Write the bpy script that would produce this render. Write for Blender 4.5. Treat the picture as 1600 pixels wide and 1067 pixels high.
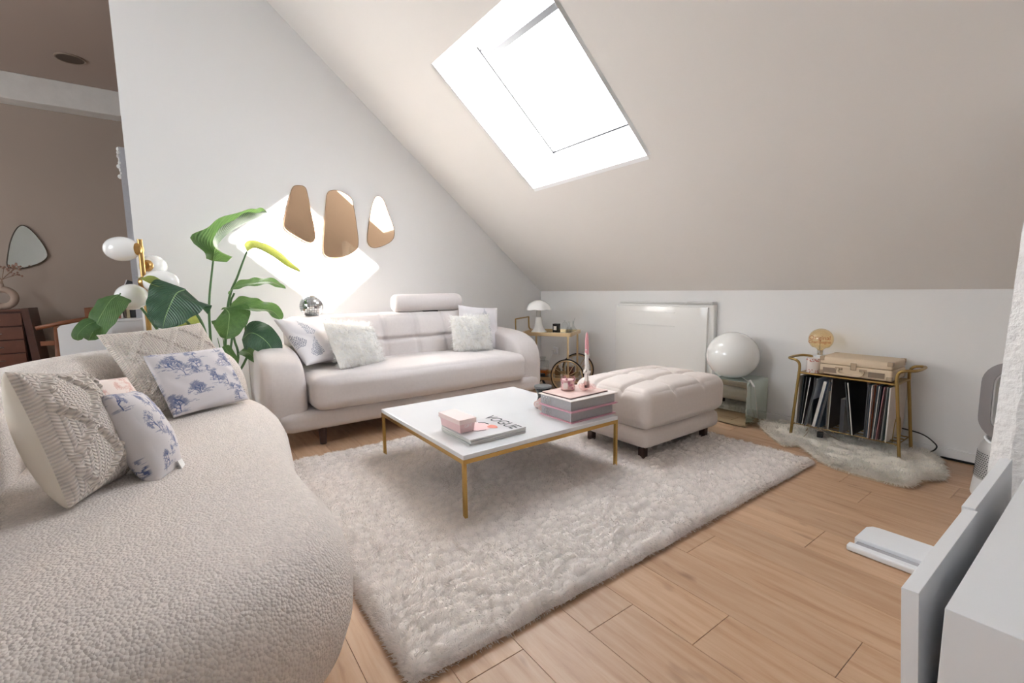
import bpy, bmesh, math, random
import numpy as np
from mathutils import Vector, Matrix, Euler, noise

for o in list(bpy.data.objects): bpy.data.objects.remove(o)
S = bpy.context.scene
C = S.collection
PI = math.pi
RAD = math.radians

# ------------------------------------------------------------------ camera
FPX = 714.02
R3 = ((0.58762, 0.80903, -0.01402), (0.08476, -0.07881, -0.99328), (-0.80455, 0.58169, -0.11481))
def _camrows():
    yaw, pit, rol = RAD(-54.04811787), RAD(6.64601856), RAD(0.80851737)
    cy, sy, cp, sp = math.cos(yaw), math.sin(yaw), math.cos(pit), math.sin(pit)
    f = Vector((sy*cp, cy*cp, -sp)); r = Vector((cy, -sy, 0)); d = f.cross(r)
    cr, sr = math.cos(rol), math.sin(rol)
    return cr*r+sr*d, -sr*r+cr*d, f
CR, CD, CF = _camrows()
CAM = Vector((0, 0, 1.0))
cd = bpy.data.cameras.new('camera'); co = bpy.data.objects.new('camera', cd); C.objects.link(co)
cd.sensor_width = 36; cd.lens = FPX*36/1600; cd.clip_start = 0.02; cd.clip_end = 200
mw = Matrix.Identity(4)
for i in range(3):
    mw[i][0] = CR[i]; mw[i][1] = -CD[i]; mw[i][2] = -CF[i]; mw[i][3] = CAM[i]
co.matrix_world = mw
S.camera = co
def px(u, v, ax, val):
    "world point seen at photo pixel (u,v) on the plane axis=val"
    d = CR*((u-800)/FPX)+CD*((v-533.5)/FPX)+CF
    t = (val-CAM[ax])/d[ax]
    return CAM+d*t
def pxd(u, v, depth):
    return CAM+(CR*((u-800)/FPX)+CD*((v-533.5)/FPX)+CF)*depth

# ------------------------------------------------------------------ light
S.view_settings.view_transform = 'Standard'; S.view_settings.look = 'None'
S.view_settings.gamma = 1; S.view_settings.exposure = 1.03
try: S.view_settings.use_curve_mapping = False
except Exception: pass
w = bpy.data.worlds.new('sky'); S.world = w; w.use_nodes = True
bg = w.node_tree.nodes['Background']; bg.inputs[0].default_value = (0.88, 0.94, 1.0, 1); bg.inputs[1].default_value = 5.2
SUN_DIR = Vector((-1, -0.72, -0.60)).normalized()
sl = bpy.data.lights.new('sun', 'SUN'); sl.energy = 55; sl.angle = RAD(1.2); sl.color = (1, 0.95, 0.88)
so = bpy.data.objects.new('sun', sl); C.objects.link(so); so.rotation_euler = SUN_DIR.to_track_quat('-Z', 'Y').to_euler()
so.location = (6, 6, 6)
def area(name, loc, aim, sx, sy, e, col=(1, 1, 1)):
    l = bpy.data.lights.new(name, 'AREA'); l.shape = 'RECTANGLE'; l.size = sx; l.size_y = sy; l.energy = e; l.color = col
    o = bpy.data.objects.new(name, l); C.objects.link(o); o.location = loc
    o.rotation_euler = (Vector(aim)-Vector(loc)).to_track_quat('-Z', 'Y').to_euler(); return o
area('rear_window_fill', (-2.5, -3.10, 1.9), (-2.5, 0, 1.5), 1.3, 1.1, 7, (0.96, 0.98, 1))  # area lamp added at the unseen rear opening to fill the room
area('next_room_fill', (-5.4, -3.1, 1.6), (-5.4, 0, 1.5), 1.4, 1.2, 9, (1, 0.98, 0.96))  # added fill lamp that brightens the taupe room; no window is modelled here

# ------------------------------------------------------------------ materials
def lin(c):
    return tuple(((x/255)/12.92 if x/255 <= .04045 else ((x/255+.055)/1.055)**2.4) for x in c)+(1,)
MATS = {}
def mat(name, col, rough=.6, metal=0, bump=None, var=None, alpha=None, trans=0, sss=0, sheen=0, coat=0, spec=None, ior=None, emit=None):
    """col sRGB 0-255; bump=(kind, scale, strength, dist); var=(scale, amount) tone variation"""
    if name in MATS: return MATS[name]
    m = bpy.data.materials.new(name); m.use_nodes = True
    nt = m.node_tree; p = nt.nodes['Principled BSDF']; L = nt.links
    p.inputs['Base Color'].default_value = lin(col)
    p.inputs['Roughness'].default_value = rough; p.inputs['Metallic'].default_value = metal
    if trans: p.inputs['Transmission Weight'].default_value = trans
    if sss:
        p.inputs['Subsurface Weight'].default_value = sss; p.inputs['Subsurface Scale'].default_value = .02
    if sheen: p.inputs['Sheen Weight'].default_value = sheen
    if coat: p.inputs['Coat Weight'].default_value = coat
    if spec is not None: p.inputs['Specular IOR Level'].default_value = spec
    if ior: p.inputs['IOR'].default_value = ior
    if alpha is not None: p.inputs['Alpha'].default_value = alpha
    if emit: p.inputs['Emission Color'].default_value = lin(emit[0]); p.inputs['Emission Strength'].default_value = emit[1]
    if bump or var:
        tc = nt.nodes.new('ShaderNodeTexCoord')
    if var:
        n = nt.nodes.new('ShaderNodeTexNoise'); n.inputs['Scale'].default_value = var[0]; n.inputs['Detail'].default_value = 4
        L.new(tc.outputs['Object'], n.inputs['Vector'])
        mr = nt.nodes.new('ShaderNodeMapRange'); mr.inputs[1].default_value = .3; mr.inputs[2].default_value = .7
        mr.inputs[3].default_value = 1-var[1]; mr.inputs[4].default_value = 1+var[1]*.4
        L.new(n.outputs['Fac'], mr.inputs[0])
        mx = nt.nodes.new('ShaderNodeVectorMath'); mx.operation = 'SCALE'; mx.inputs[0].default_value = lin(col)[:3]
        L.new(mr.outputs[0], mx.inputs['Scale']); L.new(mx.outputs[0], p.inputs['Base Color'])
    if bump:
        kind, sc, st, dist = bump
        if kind == 'voronoi':
            t = nt.nodes.new('ShaderNodeTexVoronoi'); out = 'Distance'
        else:
            t = nt.nodes.new('ShaderNodeTexNoise'); t.inputs['Detail'].default_value = 5; out = 'Fac'
        t.inputs['Scale'].default_value = sc
        L.new(tc.outputs['Object'], t.inputs['Vector'])
        b = nt.nodes.new('ShaderNodeBump'); b.inputs['Strength'].default_value = st; b.inputs['Distance'].default_value = dist
        L.new(t.outputs[out], b.inputs['Height']); L.new(b.outputs[0], p.inputs['Normal'])
        if kind == 'voronoi': b.invert = True
    MATS[name] = m; return m

def attr_mat(name, rough=.8, bump=None, trans=0):
    m = mat(name, (255, 255, 255), rough, bump=bump)
    nt = m.node_tree; a = nt.nodes.new('ShaderNodeAttribute'); a.attribute_name = 'Col'
    nt.links.new(a.outputs['Color'], nt.nodes['Principled BSDF'].inputs['Base Color']); return m

def fur_mat(name, tr=.45):
    m = attr_mat(name, 1.0); nt = m.node_tree; N = nt.nodes; L = nt.links
    a = [x for x in N if x.type == 'ATTRIBUTE'][0]; p = N['Principled BSDF']; o = N['Material Output']
    d = N.new('ShaderNodeBsdfDiffuse'); t = N.new('ShaderNodeBsdfTranslucent'); mx = N.new('ShaderNodeMixShader'); mx.inputs[0].default_value = tr
    L.new(a.outputs['Color'], d.inputs[0]); L.new(a.outputs['Color'], t.inputs[0]); L.new(d.outputs[0], mx.inputs[1]); L.new(t.outputs[0], mx.inputs[2]); L.new(mx.outputs[0], o.inputs[0]); N.remove(p)
    return m

def plank_mat():
    m = bpy.data.materials.new('oak_planks'); m.use_nodes = True; nt = m.node_tree; N = nt.nodes; L = nt.links; p = N['Principled BSDF']
    p.inputs['Roughness'].default_value = .42
    tc = N.new('ShaderNodeTexCoord'); oi = N.new('ShaderNodeObjectInfo')
    off = N.new('ShaderNodeVectorMath'); off.operation = 'MULTIPLY_ADD'; off.inputs[1].default_value = (17, 31, 5)
    cmb = N.new('ShaderNodeCombineXYZ')
    for i in range(3): L.new(oi.outputs['Random'], cmb.inputs[i])
    L.new(cmb.outputs[0], off.inputs[0]); L.new(tc.outputs['Object'], off.inputs[2])
    mp = N.new('ShaderNodeMapping'); mp.inputs['Scale'].default_value = (1.6, 16, 4); L.new(off.outputs[0], mp.inputs[0])
    n1 = N.new('ShaderNodeTexNoise'); n1.inputs['Scale'].default_value = 1.6; n1.inputs['Detail'].default_value = 7; n1.inputs['Roughness'].default_value = .62
    n1.inputs['Distortion'].default_value = .5
    L.new(mp.outputs[0], n1.inputs['Vector'])
    cr = N.new('ShaderNodeValToRGB'); e = cr.color_ramp.elements
    e[0].position = .28; e[0].color = lin((176, 142, 116)); e[1].position = .74; e[1].color = lin((212, 182, 156))
    x = e.new(.42); x.color = lin((194, 161, 134)); x = e.new(.55); x.color = lin((202, 171, 145))
    L.new(n1.outputs['Fac'], cr.inputs[0])
    mp2 = N.new('ShaderNodeMapping'); mp2.inputs['Scale'].default_value = (2.2, 7, 1); L.new(off.outputs[0], mp2.inputs[0])
    n2 = N.new('ShaderNodeTexNoise'); n2.inputs['Scale'].default_value = 2.3; n2.inputs['Detail'].default_value = 2; L.new(mp2.outputs[0], n2.inputs['Vector'])
    k = N.new('ShaderNodeMapRange'); k.inputs[1].default_value = .66; k.inputs[2].default_value = .78; k.inputs[3].default_value = 0; k.inputs[4].default_value = .55; L.new(n2.outputs['Fac'], k.inputs[0])
    mx = N.new('ShaderNodeMix'); mx.data_type = 'RGBA'; L.new(k.outputs[0], mx.inputs[0]); L.new(cr.outputs[0], mx.inputs[6]); mx.inputs[7].default_value = lin((128, 98, 80))
    hs = N.new('ShaderNodeHueSaturation'); hs.inputs['Saturation'].default_value = 1.14
    mr = N.new('ShaderNodeMapRange'); mr.inputs[3].default_value = .88; mr.inputs[4].default_value = 1.04; L.new(oi.outputs['Random'], mr.inputs[0]); L.new(mr.outputs[0], hs.inputs['Value'])
    L.new(mx.outputs[2], hs.inputs['Color']); L.new(hs.outputs[0], p.inputs['Base Color'])
    b = N.new('ShaderNodeBump'); b.inputs['Strength'].default_value = .12; b.inputs['Distance'].default_value = .002; L.new(n1.outputs['Fac'], b.inputs['Height']); L.new(b.outputs[0], p.inputs['Normal'])
    return m

WALL = mat('white_wall_paint', (240, 239, 238), .75, bump=('noise', 90, .06, .002))
SLOPE = mat('slope_ceiling_paint', (234, 229, 224), .8, bump=('noise', 90, .05, .002), var=(1.3, .02))
TAUPE = mat('taupe_wall_paint', (172, 158, 147), .85, var=(1.5, .03))
TAUPEC = mat('taupe_ceiling_paint', (176, 160, 149), .85)
TRIM = mat('white_trim_gloss', (240, 239, 238), .35)
BEAMW = mat('painted_beam', (228, 226, 223), .6, bump=('noise', 14, .35, .01), var=(9, .06))
ROUGHP = mat('rough_white_plaster', (238, 238, 238), .7, bump=('noise', 26, .9, .02))
OAK = plank_mat()
SUBFLOOR = mat('subfloor', (120, 96, 78), .8)
GOLD = mat('brushed_gold', (196, 160, 96), .32, 1)
BRASS = mat('aged_brass', (168, 140, 88), .38, 1)
CHROME = mat('chrome', (215, 215, 215), .12, 1)
BLACK = mat('black_plastic', (22, 21, 22), .45)
DARKWOOD = mat('dark_leg_wood', (70, 48, 42), .4, var=(30, .2))
MARBLE = mat('white_marble', (230, 231, 232), .12, var=(3, .02), coat=.3)
LINEN = mat('pale_grey_upholstery', (224, 216, 213), .9, bump=('noise', 420, .25, .0012), var=(60, .03), sheen=.2)
OTTO = mat('ottoman_upholstery', (222, 211, 204), .9, bump=('noise', 420, .25, .0012), var=(60, .03), sheen=.2)
BOUCLE = mat('cream_boucle', (231, 222, 215), .95, bump=('voronoi', 150, 1.0, .0042), var=(70, .12), sheen=.15)
WHITEP = mat('white_lacquer', (238, 240, 243), .28)
OPAL = mat('opal_glass', (246, 246, 244), .12, coat=.5)
def glass(name, col=(250, 252, 252), rough=.02, mixf=.25, ior=1.45):
    m = bpy.data.materials.new(name); m.use_nodes = True; nt = m.node_tree; N = nt.nodes
    for n in list(N): N.remove(n)
    o = N.new('ShaderNodeOutputMaterial'); g = N.new('ShaderNodeBsdfGlossy'); g.inputs['Roughness'].default_value = rough
    t = N.new('ShaderNodeBsdfTransparent'); t.inputs[0].default_value = lin(col); lw = N.new('ShaderNodeLayerWeight'); lw.inputs[0].default_value = .5
    pw_ = N.new('ShaderNodeMath'); pw_.operation = 'POWER'; pw_.inputs[1].default_value = 3.5; nt.links.new(lw.outputs['Facing'], pw_.inputs[0])
    fr = N.new('ShaderNodeMath'); fr.operation = 'MULTIPLY_ADD'; fr.inputs[1].default_value = .7; fr.inputs[2].default_value = .03+(ior-1.45)*.15; nt.links.new(pw_.outputs[0], fr.inputs[0])
    mx = N.new('ShaderNodeMixShader'); nt.links.new(fr.outputs[0], mx.inputs[0]); nt.links.new(t.outputs[0], mx.inputs[1]); nt.links.new(g.outputs[0], mx.inputs[2]); nt.links.new(mx.outputs[0], o.inputs[0])
    return m
PANE = glass('window_glass', (252, 253, 255))
CLEAR = glass('clear_glass', (246, 248, 248), ior=1.7)
AMBERG = glass('amber_glass', (246, 214, 160), ior=1.6)
SMOKEG = glass('smoked_glass', (118, 104, 104), ior=1.6)
PINKG = glass('pink_tinted_glass', (253, 242, 241), ior=1.6)

# ------------------------------------------------------------------ mesh helpers
class MB:
    def __init__(s): s.v = []; s.f = []
    def add(s, vs, fs, M=None):
        b = len(s.v)
        for p in vs: s.v.append(tuple(M @ Vector(p)) if M is not None else tuple(p))
        for f in fs: s.f.append(tuple(i+b for i in f))
        return s
    def box(s, c, d, M=None, rz=0):
        x, y, z = d[0]/2, d[1]/2, d[2]/2
        T = Matrix.Translation(c) @ Matrix.Rotation(rz, 4, 'Z')
        if M is not None: T = M @ T
        vs = [(-x, -y, -z), (x, -y, -z), (x, y, -z), (-x, y, -z), (-x, -y, z), (x, -y, z), (x, y, z), (-x, y, z)]
        return s.add(vs, [(0, 3, 2, 1), (4, 5, 6, 7), (0, 1, 5, 4), (1, 2, 6, 5), (2, 3, 7, 6), (3, 0, 4, 7)], T)
    def b2(s, a, b, M=None):
        return s.box([(a[i]+b[i])/2 for i in range(3)], [abs(b[i]-a[i]) for i in range(3)], M)
    def lathe(s, prof, n=32, M=None, cap=True):
        vs = []; fs = []
        for r, z in prof:
            for k in range(n):
                a = 2*PI*k/n; vs.append((r*math.cos(a), r*math.sin(a), z))
        for i in range(len(prof)-1):
            for k in range(n):
                fs.append((i*n+k, i*n+(k+1) % n, (i+1)*n+(k+1) % n, (i+1)*n+k))
        if cap:
            if prof[0][0] > 1e-5: fs.append(tuple(range(n-1, -1, -1)))
            if prof[-1][0] > 1e-5: fs.append(tuple(range((len(prof)-1)*n, len(prof)*n)))
        return s.add(vs, fs, M)
    def tube(s, pts, r, n=8, closed=False, M=None):
        pts = [Vector(p) for p in pts]; m = len(pts)
        rs = r if isinstance(r, (list, tuple)) else [r]*m
        vs = []; fs = []; prev = None
        for i, p in enumerate(pts):
            if closed: t = pts[(i+1) % m]-pts[i-1]
            else: t = pts[min(i+1, m-1)]-pts[max(i-1, 0)]
            t = t.normalized()
            if prev is None:
                a = Vector((0, 0, 1)) if abs(t.z) < .9 else Vector((1, 0, 0)); u = t.cross(a).normalized()
            else: u = (prev-t*prev.dot(t)).normalized()
            prev = u; q = t.cross(u)
            for k in range(n):
                a = 2*PI*k/n; vs.append(p+(u*math.cos(a)+q*math.sin(a))*rs[i])
        for i in range(m if closed else m-1):
            j = (i+1) % m
            for k in range(n): fs.append((i*n+k, i*n+(k+1) % n, j*n+(k+1) % n, j*n+k))
        if not closed: fs += [tuple(range(n-1, -1, -1)), tuple(range((m-1)*n, m*n))]
        return s.add(vs, fs, M)
    def rod(s, a, b, r, n=10): return s.tube([a, b], r, n)
    def sphere(s, c, r, nu=32, nv=20, sc=(1, 1, 1), M=None):
        prof = [(r*math.sin(PI*i/nv), -r*math.cos(PI*i/nv)) for i in range(nv+1)]
        prof[0] = (1e-6, -r); prof[-1] = (1e-6, r)
        T = Matrix.Translation(c) @ Matrix.Diagonal((*sc, 1))
        if M is not None: T = M @ T
        return s.lathe(prof, nu, T, cap=False)
    def prism(s, pts, d, M=None):
        "polygon pts (x,y) extruded 0..d in z"
        n = len(pts); vs = [(p[0], p[1], 0) for p in pts]+[(p[0], p[1], d) for p in pts]
        fs = [tuple(range(n-1, -1, -1)), tuple(range(n, 2*n))]+[(k, (k+1) % n, n+(k+1) % n, n+k) for k in range(n)]
        return s.add(vs, fs, M)
def smooth_closed(pts, k=6):
    out = []; n = len(pts)
    for i in range(n):
        p0, p1, p2, p3 = [Vector(pts[(i+j-1) % n]) for j in range(4)]
        for t in range(k):
            t /= k
            out.append(.5*((2*p1)+(p2-p0)*t+(2*p0-5*p1+4*p2-p3)*t*t+(3*p1-p0-3*p2+p3)*t**3))
    return out
def smooth_open(pts, k=6):
    P = [Vector(p) for p in pts]; P = [P[0]*2-P[1]]+P+[P[-1]*2-P[-2]]; out = []
    for i in range(1, len(P)-2):
        p0, p1, p2, p3 = P[i-1:i+3]
        for t in range(k):
            t /= k
            out.append(.5*((2*p1)+(p2-p0)*t+(2*p0-5*p1+4*p2-p3)*t*t+(3*p1-p0-3*p2+p3)*t**3))
    out.append(P[-2]); return out

def pos_of(parent):
    v = Vector((0, 0, 0)); o = parent
    while o is not None: v += o.location; o = o.parent
    return v
def link(name, me, m, parent=None):
    o = bpy.data.objects.new(name, me); C.objects.link(o)
    if m is not None: me.materials.append(m)
    if parent is not None: o.parent = parent
    return o
def obj(name, mb, m, parent=None, smooth=False, bevel=0, seg=2, local=False, autos=None):
    me = bpy.data.meshes.new(name)
    off = Vector((0, 0, 0)) if (local or parent is None) else pos_of(parent)
    me.from_pydata([(p[0]-off.x, p[1]-off.y, p[2]-off.z) for p in mb.v], [], mb.f)
    if bevel:
        bm = bmesh.new(); bm.from_mesh(me); bmesh.ops.remove_doubles(bm, verts=bm.verts, dist=1e-6)
        es = [e for e in bm.edges if len(e.link_faces) == 2 and e.calc_face_angle(0) > .6]
        bmesh.ops.bevel(bm, geom=es, offset=bevel, segments=seg, profile=.5, affect='EDGES', clamp_overlap=True)
        bm.to_mesh(me); bm.free()
    if smooth or bevel:
        me.shade_smooth()
        if autos or bevel: 
            try: me.set_sharp_from_angle(angle=autos or .33)
            except Exception: pass
    me.update()
    return link(name, me, m, parent)
def tag(o, label=None, cat=None, group=None, kind=None):
    if label: o['label'] = label
    if cat: o['category'] = cat
    if group: o['group'] = group
    if kind: o['kind'] = kind
    return o
def thing(name, label, cat, loc=(0, 0, 0), rot=(0, 0, 0), group=None):
    o = bpy.data.objects.new(name, None); C.objects.link(o); o.location = loc; o.rotation_euler = rot
    o.empty_display_size = .05
    return tag(o, label, cat, group)
def npobj(name, V, F, m, parent=None, smooth=True, col=None, uv=None, local=True):
    me = bpy.data.meshes.new(name); V = np.asarray(V, dtype=np.float32)
    if not local and parent is not None: V = V-np.array(pos_of(parent), dtype=np.float32)
    F = np.asarray(F, dtype=np.int32)
    me.vertices.add(len(V)); me.vertices.foreach_set('co', V.ravel())
    k = F.shape[1]
    me.loops.add(F.size); me.loops.foreach_set('vertex_index', F.ravel())
    me.polygons.add(len(F)); me.polygons.foreach_set('loop_start', np.arange(0, F.size, k, dtype=np.int32))
    try: me.polygons.foreach_set('loop_total', np.full(len(F), k, dtype=np.int32))
    except Exception: pass
    me.update(calc_edges=True)
    if smooth: me.shade_smooth()
    if col is not None:
        a = me.color_attributes.new('Col', 'FLOAT_COLOR', 'POINT')
        cc = np.ones((len(V), 4), dtype=np.float32); cc[:, :3] = col; a.data.foreach_set('color', cc.ravel())
    if uv is not None:
        l = me.uv_layers.new(name='UVMap'); l.data.foreach_set('uv', np.asarray(uv, dtype=np.float32)[F.ravel()].ravel())
    me.validate()
    return link(name, me, m, parent)
def softbox(c, d, r, n=28, puff=(0, 0, 0), fn=None, M=None):
    "rounded upholstered block; fn(p,q)->p displaces, q in [-1,1]^3"
    h = [x/2 for x in d]; r = min(r, min(h)*.999); key = {}; vs = []; fs = []
    def rm(t): return math.copysign(abs(t)**.75, t)
    def vid(q):
        k = (round(q[0], 5), round(q[1], 5), round(q[2], 5))
        if k in key: return key[k]
        p = [q[i]*h[i] for i in range(3)]; inn = [max(-(h[i]-r), min(h[i]-r, p[i])) for i in range(3)]
        dv = Vector([p[i]-inn[i] for i in range(3)])
        if dv.length > 1e-9: dv = dv.normalized()*r
        P = Vector(inn)+dv
        for a in range(3):
            if puff[a]:
                b, e = (a+1) % 3, (a+2) % 3
                P[a] += q[a]*puff[a]*max(0, 1-q[b]**2)*max(0, 1-q[e]**2)
        if fn: P = fn(P, q)
        key[k] = len(vs); vs.append(P+Vector(c)); return key[k]
    for a in range(3):
        b, e = (a+1) % 3, (a+2) % 3
        for sg in (-1, 1):
            g = [[None]*(n+1) for _ in range(n+1)]
            for i in range(n+1):
                for j in range(n+1):
                    q = [0, 0, 0]; q[a] = sg; q[b] = rm(-1+2*i/n); q[e] = rm(-1+2*j/n); g[i][j] = vid(q)
            for i in range(n):
                for j in range(n):
                    f = (g[i][j], g[i+1][j], g[i+1][j+1], g[i][j+1])
                    fs.append(f if sg > 0 else f[::-1])
    mb = MB(); mb.add(vs, fs, M); return mb

def fur(name, P, Nn, L, D, wd, m, parent, segs=2, droop=0.3, rng=None, col=None, local=False):
    """blades: P roots (n,3), Nn normals, L lengths (n), D lean directions (n,3), wd width"""
    n = len(P); rng = rng or np.random.default_rng(1)
    T = Nn+D; T /= np.linalg.norm(T, axis=1, keepdims=True)
    rv = rng.normal(0, .3, size=(n, 3)); Sd = np.cross(T, Nn+rv); Sd /= np.linalg.norm(Sd, axis=1, keepdims=True)
    rows = []
    for s in range(segs+1):
        t = s/segs
        pos = P+T*(L*t)[:, None]; pos[:, 2] -= droop*L*t*t
        wv = wd*(1-t*.9)
        if s < segs:
            rows += [pos-Sd*wv/2, pos+Sd*wv/2]
        else: rows += [pos]
    k = len(rows); V = np.stack(rows, 1).reshape(-1, 3); b = (np.arange(n)*k)[:, None]
    tri = []
    for s in range(segs-1):
        a = 2*s; tri += [[a, a+1, a+3], [a, a+3, a+2]]
    a = 2*(segs-1); tri += [[a, a+1, a+2]]
    F = (b[:, :, None]+np.array(tri)[None]).reshape(-1, 3)
    if col is not None: col = np.repeat(col, k, axis=0)
    o = npobj(name, V, F, m, parent, smooth=True, col=col, local=local)
    return o

def text(name, s, size, m, parent, M, extrude=.0004, align='CENTER', bold=0, world=True):
    cu = bpy.data.curves.new('t', 'FONT'); cu.body = s; cu.size = size; cu.extrude = extrude; cu.align_x = align; cu.align_y = 'CENTER'; cu.offset = bold
    cu.resolution_u = 3
    o = bpy.data.objects.new('t', cu); C.objects.link(o)
    dg = bpy.context.evaluated_depsgraph_get(); me = bpy.data.meshes.new_from_object(o.evaluated_get(dg))
    bpy.data.objects.remove(o); bpy.data.curves.remove(cu)
    if world and parent is not None: M = Matrix.Translation(-pos_of(parent)) @ M
    me.transform(M); me.name = name; me.materials.clear()
    return link(name, me, m, parent)
def basis(x, y, o):
    x = Vector(x).normalized(); y = Vector(y); y = (y-x*y.dot(x)).normalized(); z = x.cross(y)
    return Matrix(((x.x, y.x, z.x, o[0]), (x.y, y.y, z.y, o[1]), (x.z, y.z, z.z, o[2]), (0, 0, 0, 1)))

# ================================================================== SETTING
KY, KZ, LX = 3.47, 0.96, -4.19           # knee wall y, its height, left wall x
TK = 0.8327                              # slope rise per metre
def slz(y): return KZ+TK*(KY-y)
def struct(name, mb, m, **k):
    return tag(obj(name, mb, m, **k), kind='structure')
floor = struct('floor', MB().b2((-6.7, -3.2, -.08), (1.9, 3.6, -.014)), SUBFLOOR)
PWD = .1936
pm = {}
rnd = random.Random(4)
joint = {0: -.66, 1: -.38, 2: -.93, 4: -.68, 7: -.69}
n_pl = 0
for k in range(-12, 13):
    y0 = 1.088+PWD*k; y1 = y0+PWD
    if y0 > KY: break
    y1 = min(y1, KY)
    j0 = joint.get(k, rnd.uniform(-1.2, 0))
    xs = [j0-1.285*i for i in range(-2, 6)]
    for a in xs:
        x0, x1 = a-1.285, a
        if x1 < -4.6 and y0 > .2: continue
        if x0 > 1.0 or x1 < -6.2 or (x1 < -4.4 and y0 < -1.6): continue
        x1 = min(x1, 1.85); x0 = max(x0, -6.5)
        ln, wd2 = round(x1-x0, 3), round(y1-y0, 3)
        if ln < .05 or wd2 < .02: continue
        if (ln, wd2) not in pm:
            b = MB().box((0, 0, -.007), (ln-.0014, wd2-.0014, .014)); o = obj('plank', b, OAK, floor, bevel=.0008, seg=1, local=True); pm[(ln, wd2)] = o.data
        else:
            o = bpy.data.objects.new('plank', pm[(ln, wd2)]); C.objects.link(o); o.parent = floor
        o.location = ((x0+x1)/2, (y0+y1)/2, 0); n_pl += 1

struct('wall_back', MB().b2((LX-.1, KY, -.01), (1.9, KY+.12, KZ+.1)), WALL)
# sloping ceiling with the skylight opening; all joined as one slab
sx0, sx1, sy0, sy1 = -3.045, -1.90, 1.553, 2.445
nrm = Vector((0, math.sin(math.atan(TK)), math.cos(math.atan(TK))))
def slab(mb, x0, x1, y0, y1, t=.14):
    vs = [(x0, y0, slz(y0)), (x1, y0, slz(y0)), (x1, y1, slz(y1)), (x0, y1, slz(y1))]
    vs += [tuple(Vector(p)+nrm*t) for p in vs]
    mb.add(vs, [(0, 1, 2, 3), (7, 6, 5, 4), (0, 4, 5, 1), (1, 5, 6, 2), (2, 6, 7, 3), (3, 7, 4, 0)])
mb = MB(); yr = -.2
slab(mb, LX-.1, sx0, yr, KY+.14); slab(mb, sx1, 1.9, yr, KY+.14); slab(mb, sx0, sx1, yr, sy0); slab(mb, sx0, sx1, sy1, KY+.14)
struct('ceiling', mb, SLOPE)
# left gable wall follows the slope
zt = slz(yr)
poly = [(-.216, -.01), (KY+.1, -.01), (KY+.1, KZ), (yr, zt), (-.216, zt)]
mb = MB(); n = len(poly)
mb.add([(LX, p[0], p[1]) for p in poly]+[(LX-.14, p[0], p[1]) for p in poly], [tuple(range(n)), tuple(range(2*n-1, n-1, -1))]+[(k, n+k, n+(k+1) % n, (k+1) % n) for k in range(n)])
struct('wall_left', mb, WALL)
struct('wall_header', MB().b2((LX-.14, -3.2, 3.04), (LX, -.216, zt+.02)), WALL)
mb = MB().b2((-6.6, -3.2, zt), (1.9, yr+.02, zt+.1)); struct('ceiling_ridge', mb, WALL)
# rear wall and side wall with window openings (behind the camera)
mb = MB(); mb.b2((-6.6, -3.32, -.01), (-3.2, -3.2, zt)); mb.b2((-1.8, -3.32, -.01), (1.9, -3.2, zt)); mb.b2((-3.2, -3.32, -.01), (-1.8, -3.2, 1.3)); mb.b2((-3.2, -3.32, 2.5), (-1.8, -3.2, zt))
struct('wall_rear', mb, WALL)
struct('wall_right', MB().b2((1.9, -3.32, -.01), (2.0, KY+.1, zt)), WALL)
# far room
struct('wall_far', MB().b2((-6.62, -3.2, -.01), (-6.5, KY, 3.1)), TAUPE)
struct('wall_far_return', MB().b2((-6.6, .9, -.01), (LX-.14, 1.0, 3.1)), TAUPE)
struct('ceiling_far', MB().b2((-6.6, -3.2, 3.04), (LX-.14, 1.0, 3.14)), TAUPEC)
struct('trim_1', MB().b2((-6.5, -3.2, 2.80), (-6.3, .9, 3.04)), BEAMW, bevel=.008)
# plaster strip / door casing in the far room
a = px(184, 229, 0, -5.2); b = px(200, 229, 0, -5.2)
mb = MB().b2((-5.24, a.y, 0), (-5.2, a.y+.16, a.z)); struct('trim_2', mb, mat('grey_casing', (196, 198, 204), .5, bump=('noise', 30, .5, .01)))
mb = MB()
for i in range(9):
    mb.sphere((-5.21, a.y+.005*math.sin(i*2.1), a.z-.02-i*.028), .02, 8, 6, (.6, .7+.3*math.sin(i*1.7), 1))
struct('trim_3', mb, ROUGHP)
# baseboards
struct('baseboard_back', MB().b2((LX, KY-.014, 0), (1.9, KY, .062)), TRIM, bevel=.003)
struct('baseboard_left', MB().b2((LX, -.216, 0), (LX+.014, KY-.014, .062)), TRIM, bevel=.003)
# skylight
WH = 'window_1'
win = bpy.data.objects.new(WH, None); C.objects.link(win); win.location = ((sx0+sx1)/2, (sy0+sy1)/2, slz((sy0+sy1)/2)); tag(win, kind='structure')
RV = mat('reveal_paint', (246, 246, 246), .6)
D0, D1 = (sy0, slz(sy0)), (sy1, slz(sy1))
G0, G1 = (1.926, 2.766), (2.672, 2.13)
mb = MB(); t = .03
def quadslab(mb, pts, off):
    off = Vector(off); vs = [Vector(p) for p in pts]; vs += [p+off for p in vs]
    mb.add(vs, [(0, 1, 2, 3), (7, 6, 5, 4), (0, 4, 5, 1), (1, 5, 6, 2), (2, 6, 7, 3), (3, 7, 4, 0)])
for x, s in ((sx0, -1), (sx1, 1)):
    quadslab(mb, [(x-s*.003, *D0), (x-s*.003, *D1), (x-s*.003, *G1), (x-s*.003, *G0)], (s*t, 0, 0))
quadslab(mb, [(sx0, *D1), (sx1, *D1), (sx1, *G1), (sx0, *G1)], (0, .02, -.02))
quadslab(mb, [(sx0, *D0), (sx1, *D0), (sx1, *G0), (sx0, *G0)], (0, -.02, .02))
obj('reveal', mb, RV, win)
gv = Vector((0, G1[0]-G0[0], G1[1]-G0[1])); gl = gv.length; gu = gv.normalized(); gn = Vector((0, -gu.z, gu.y))
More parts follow.
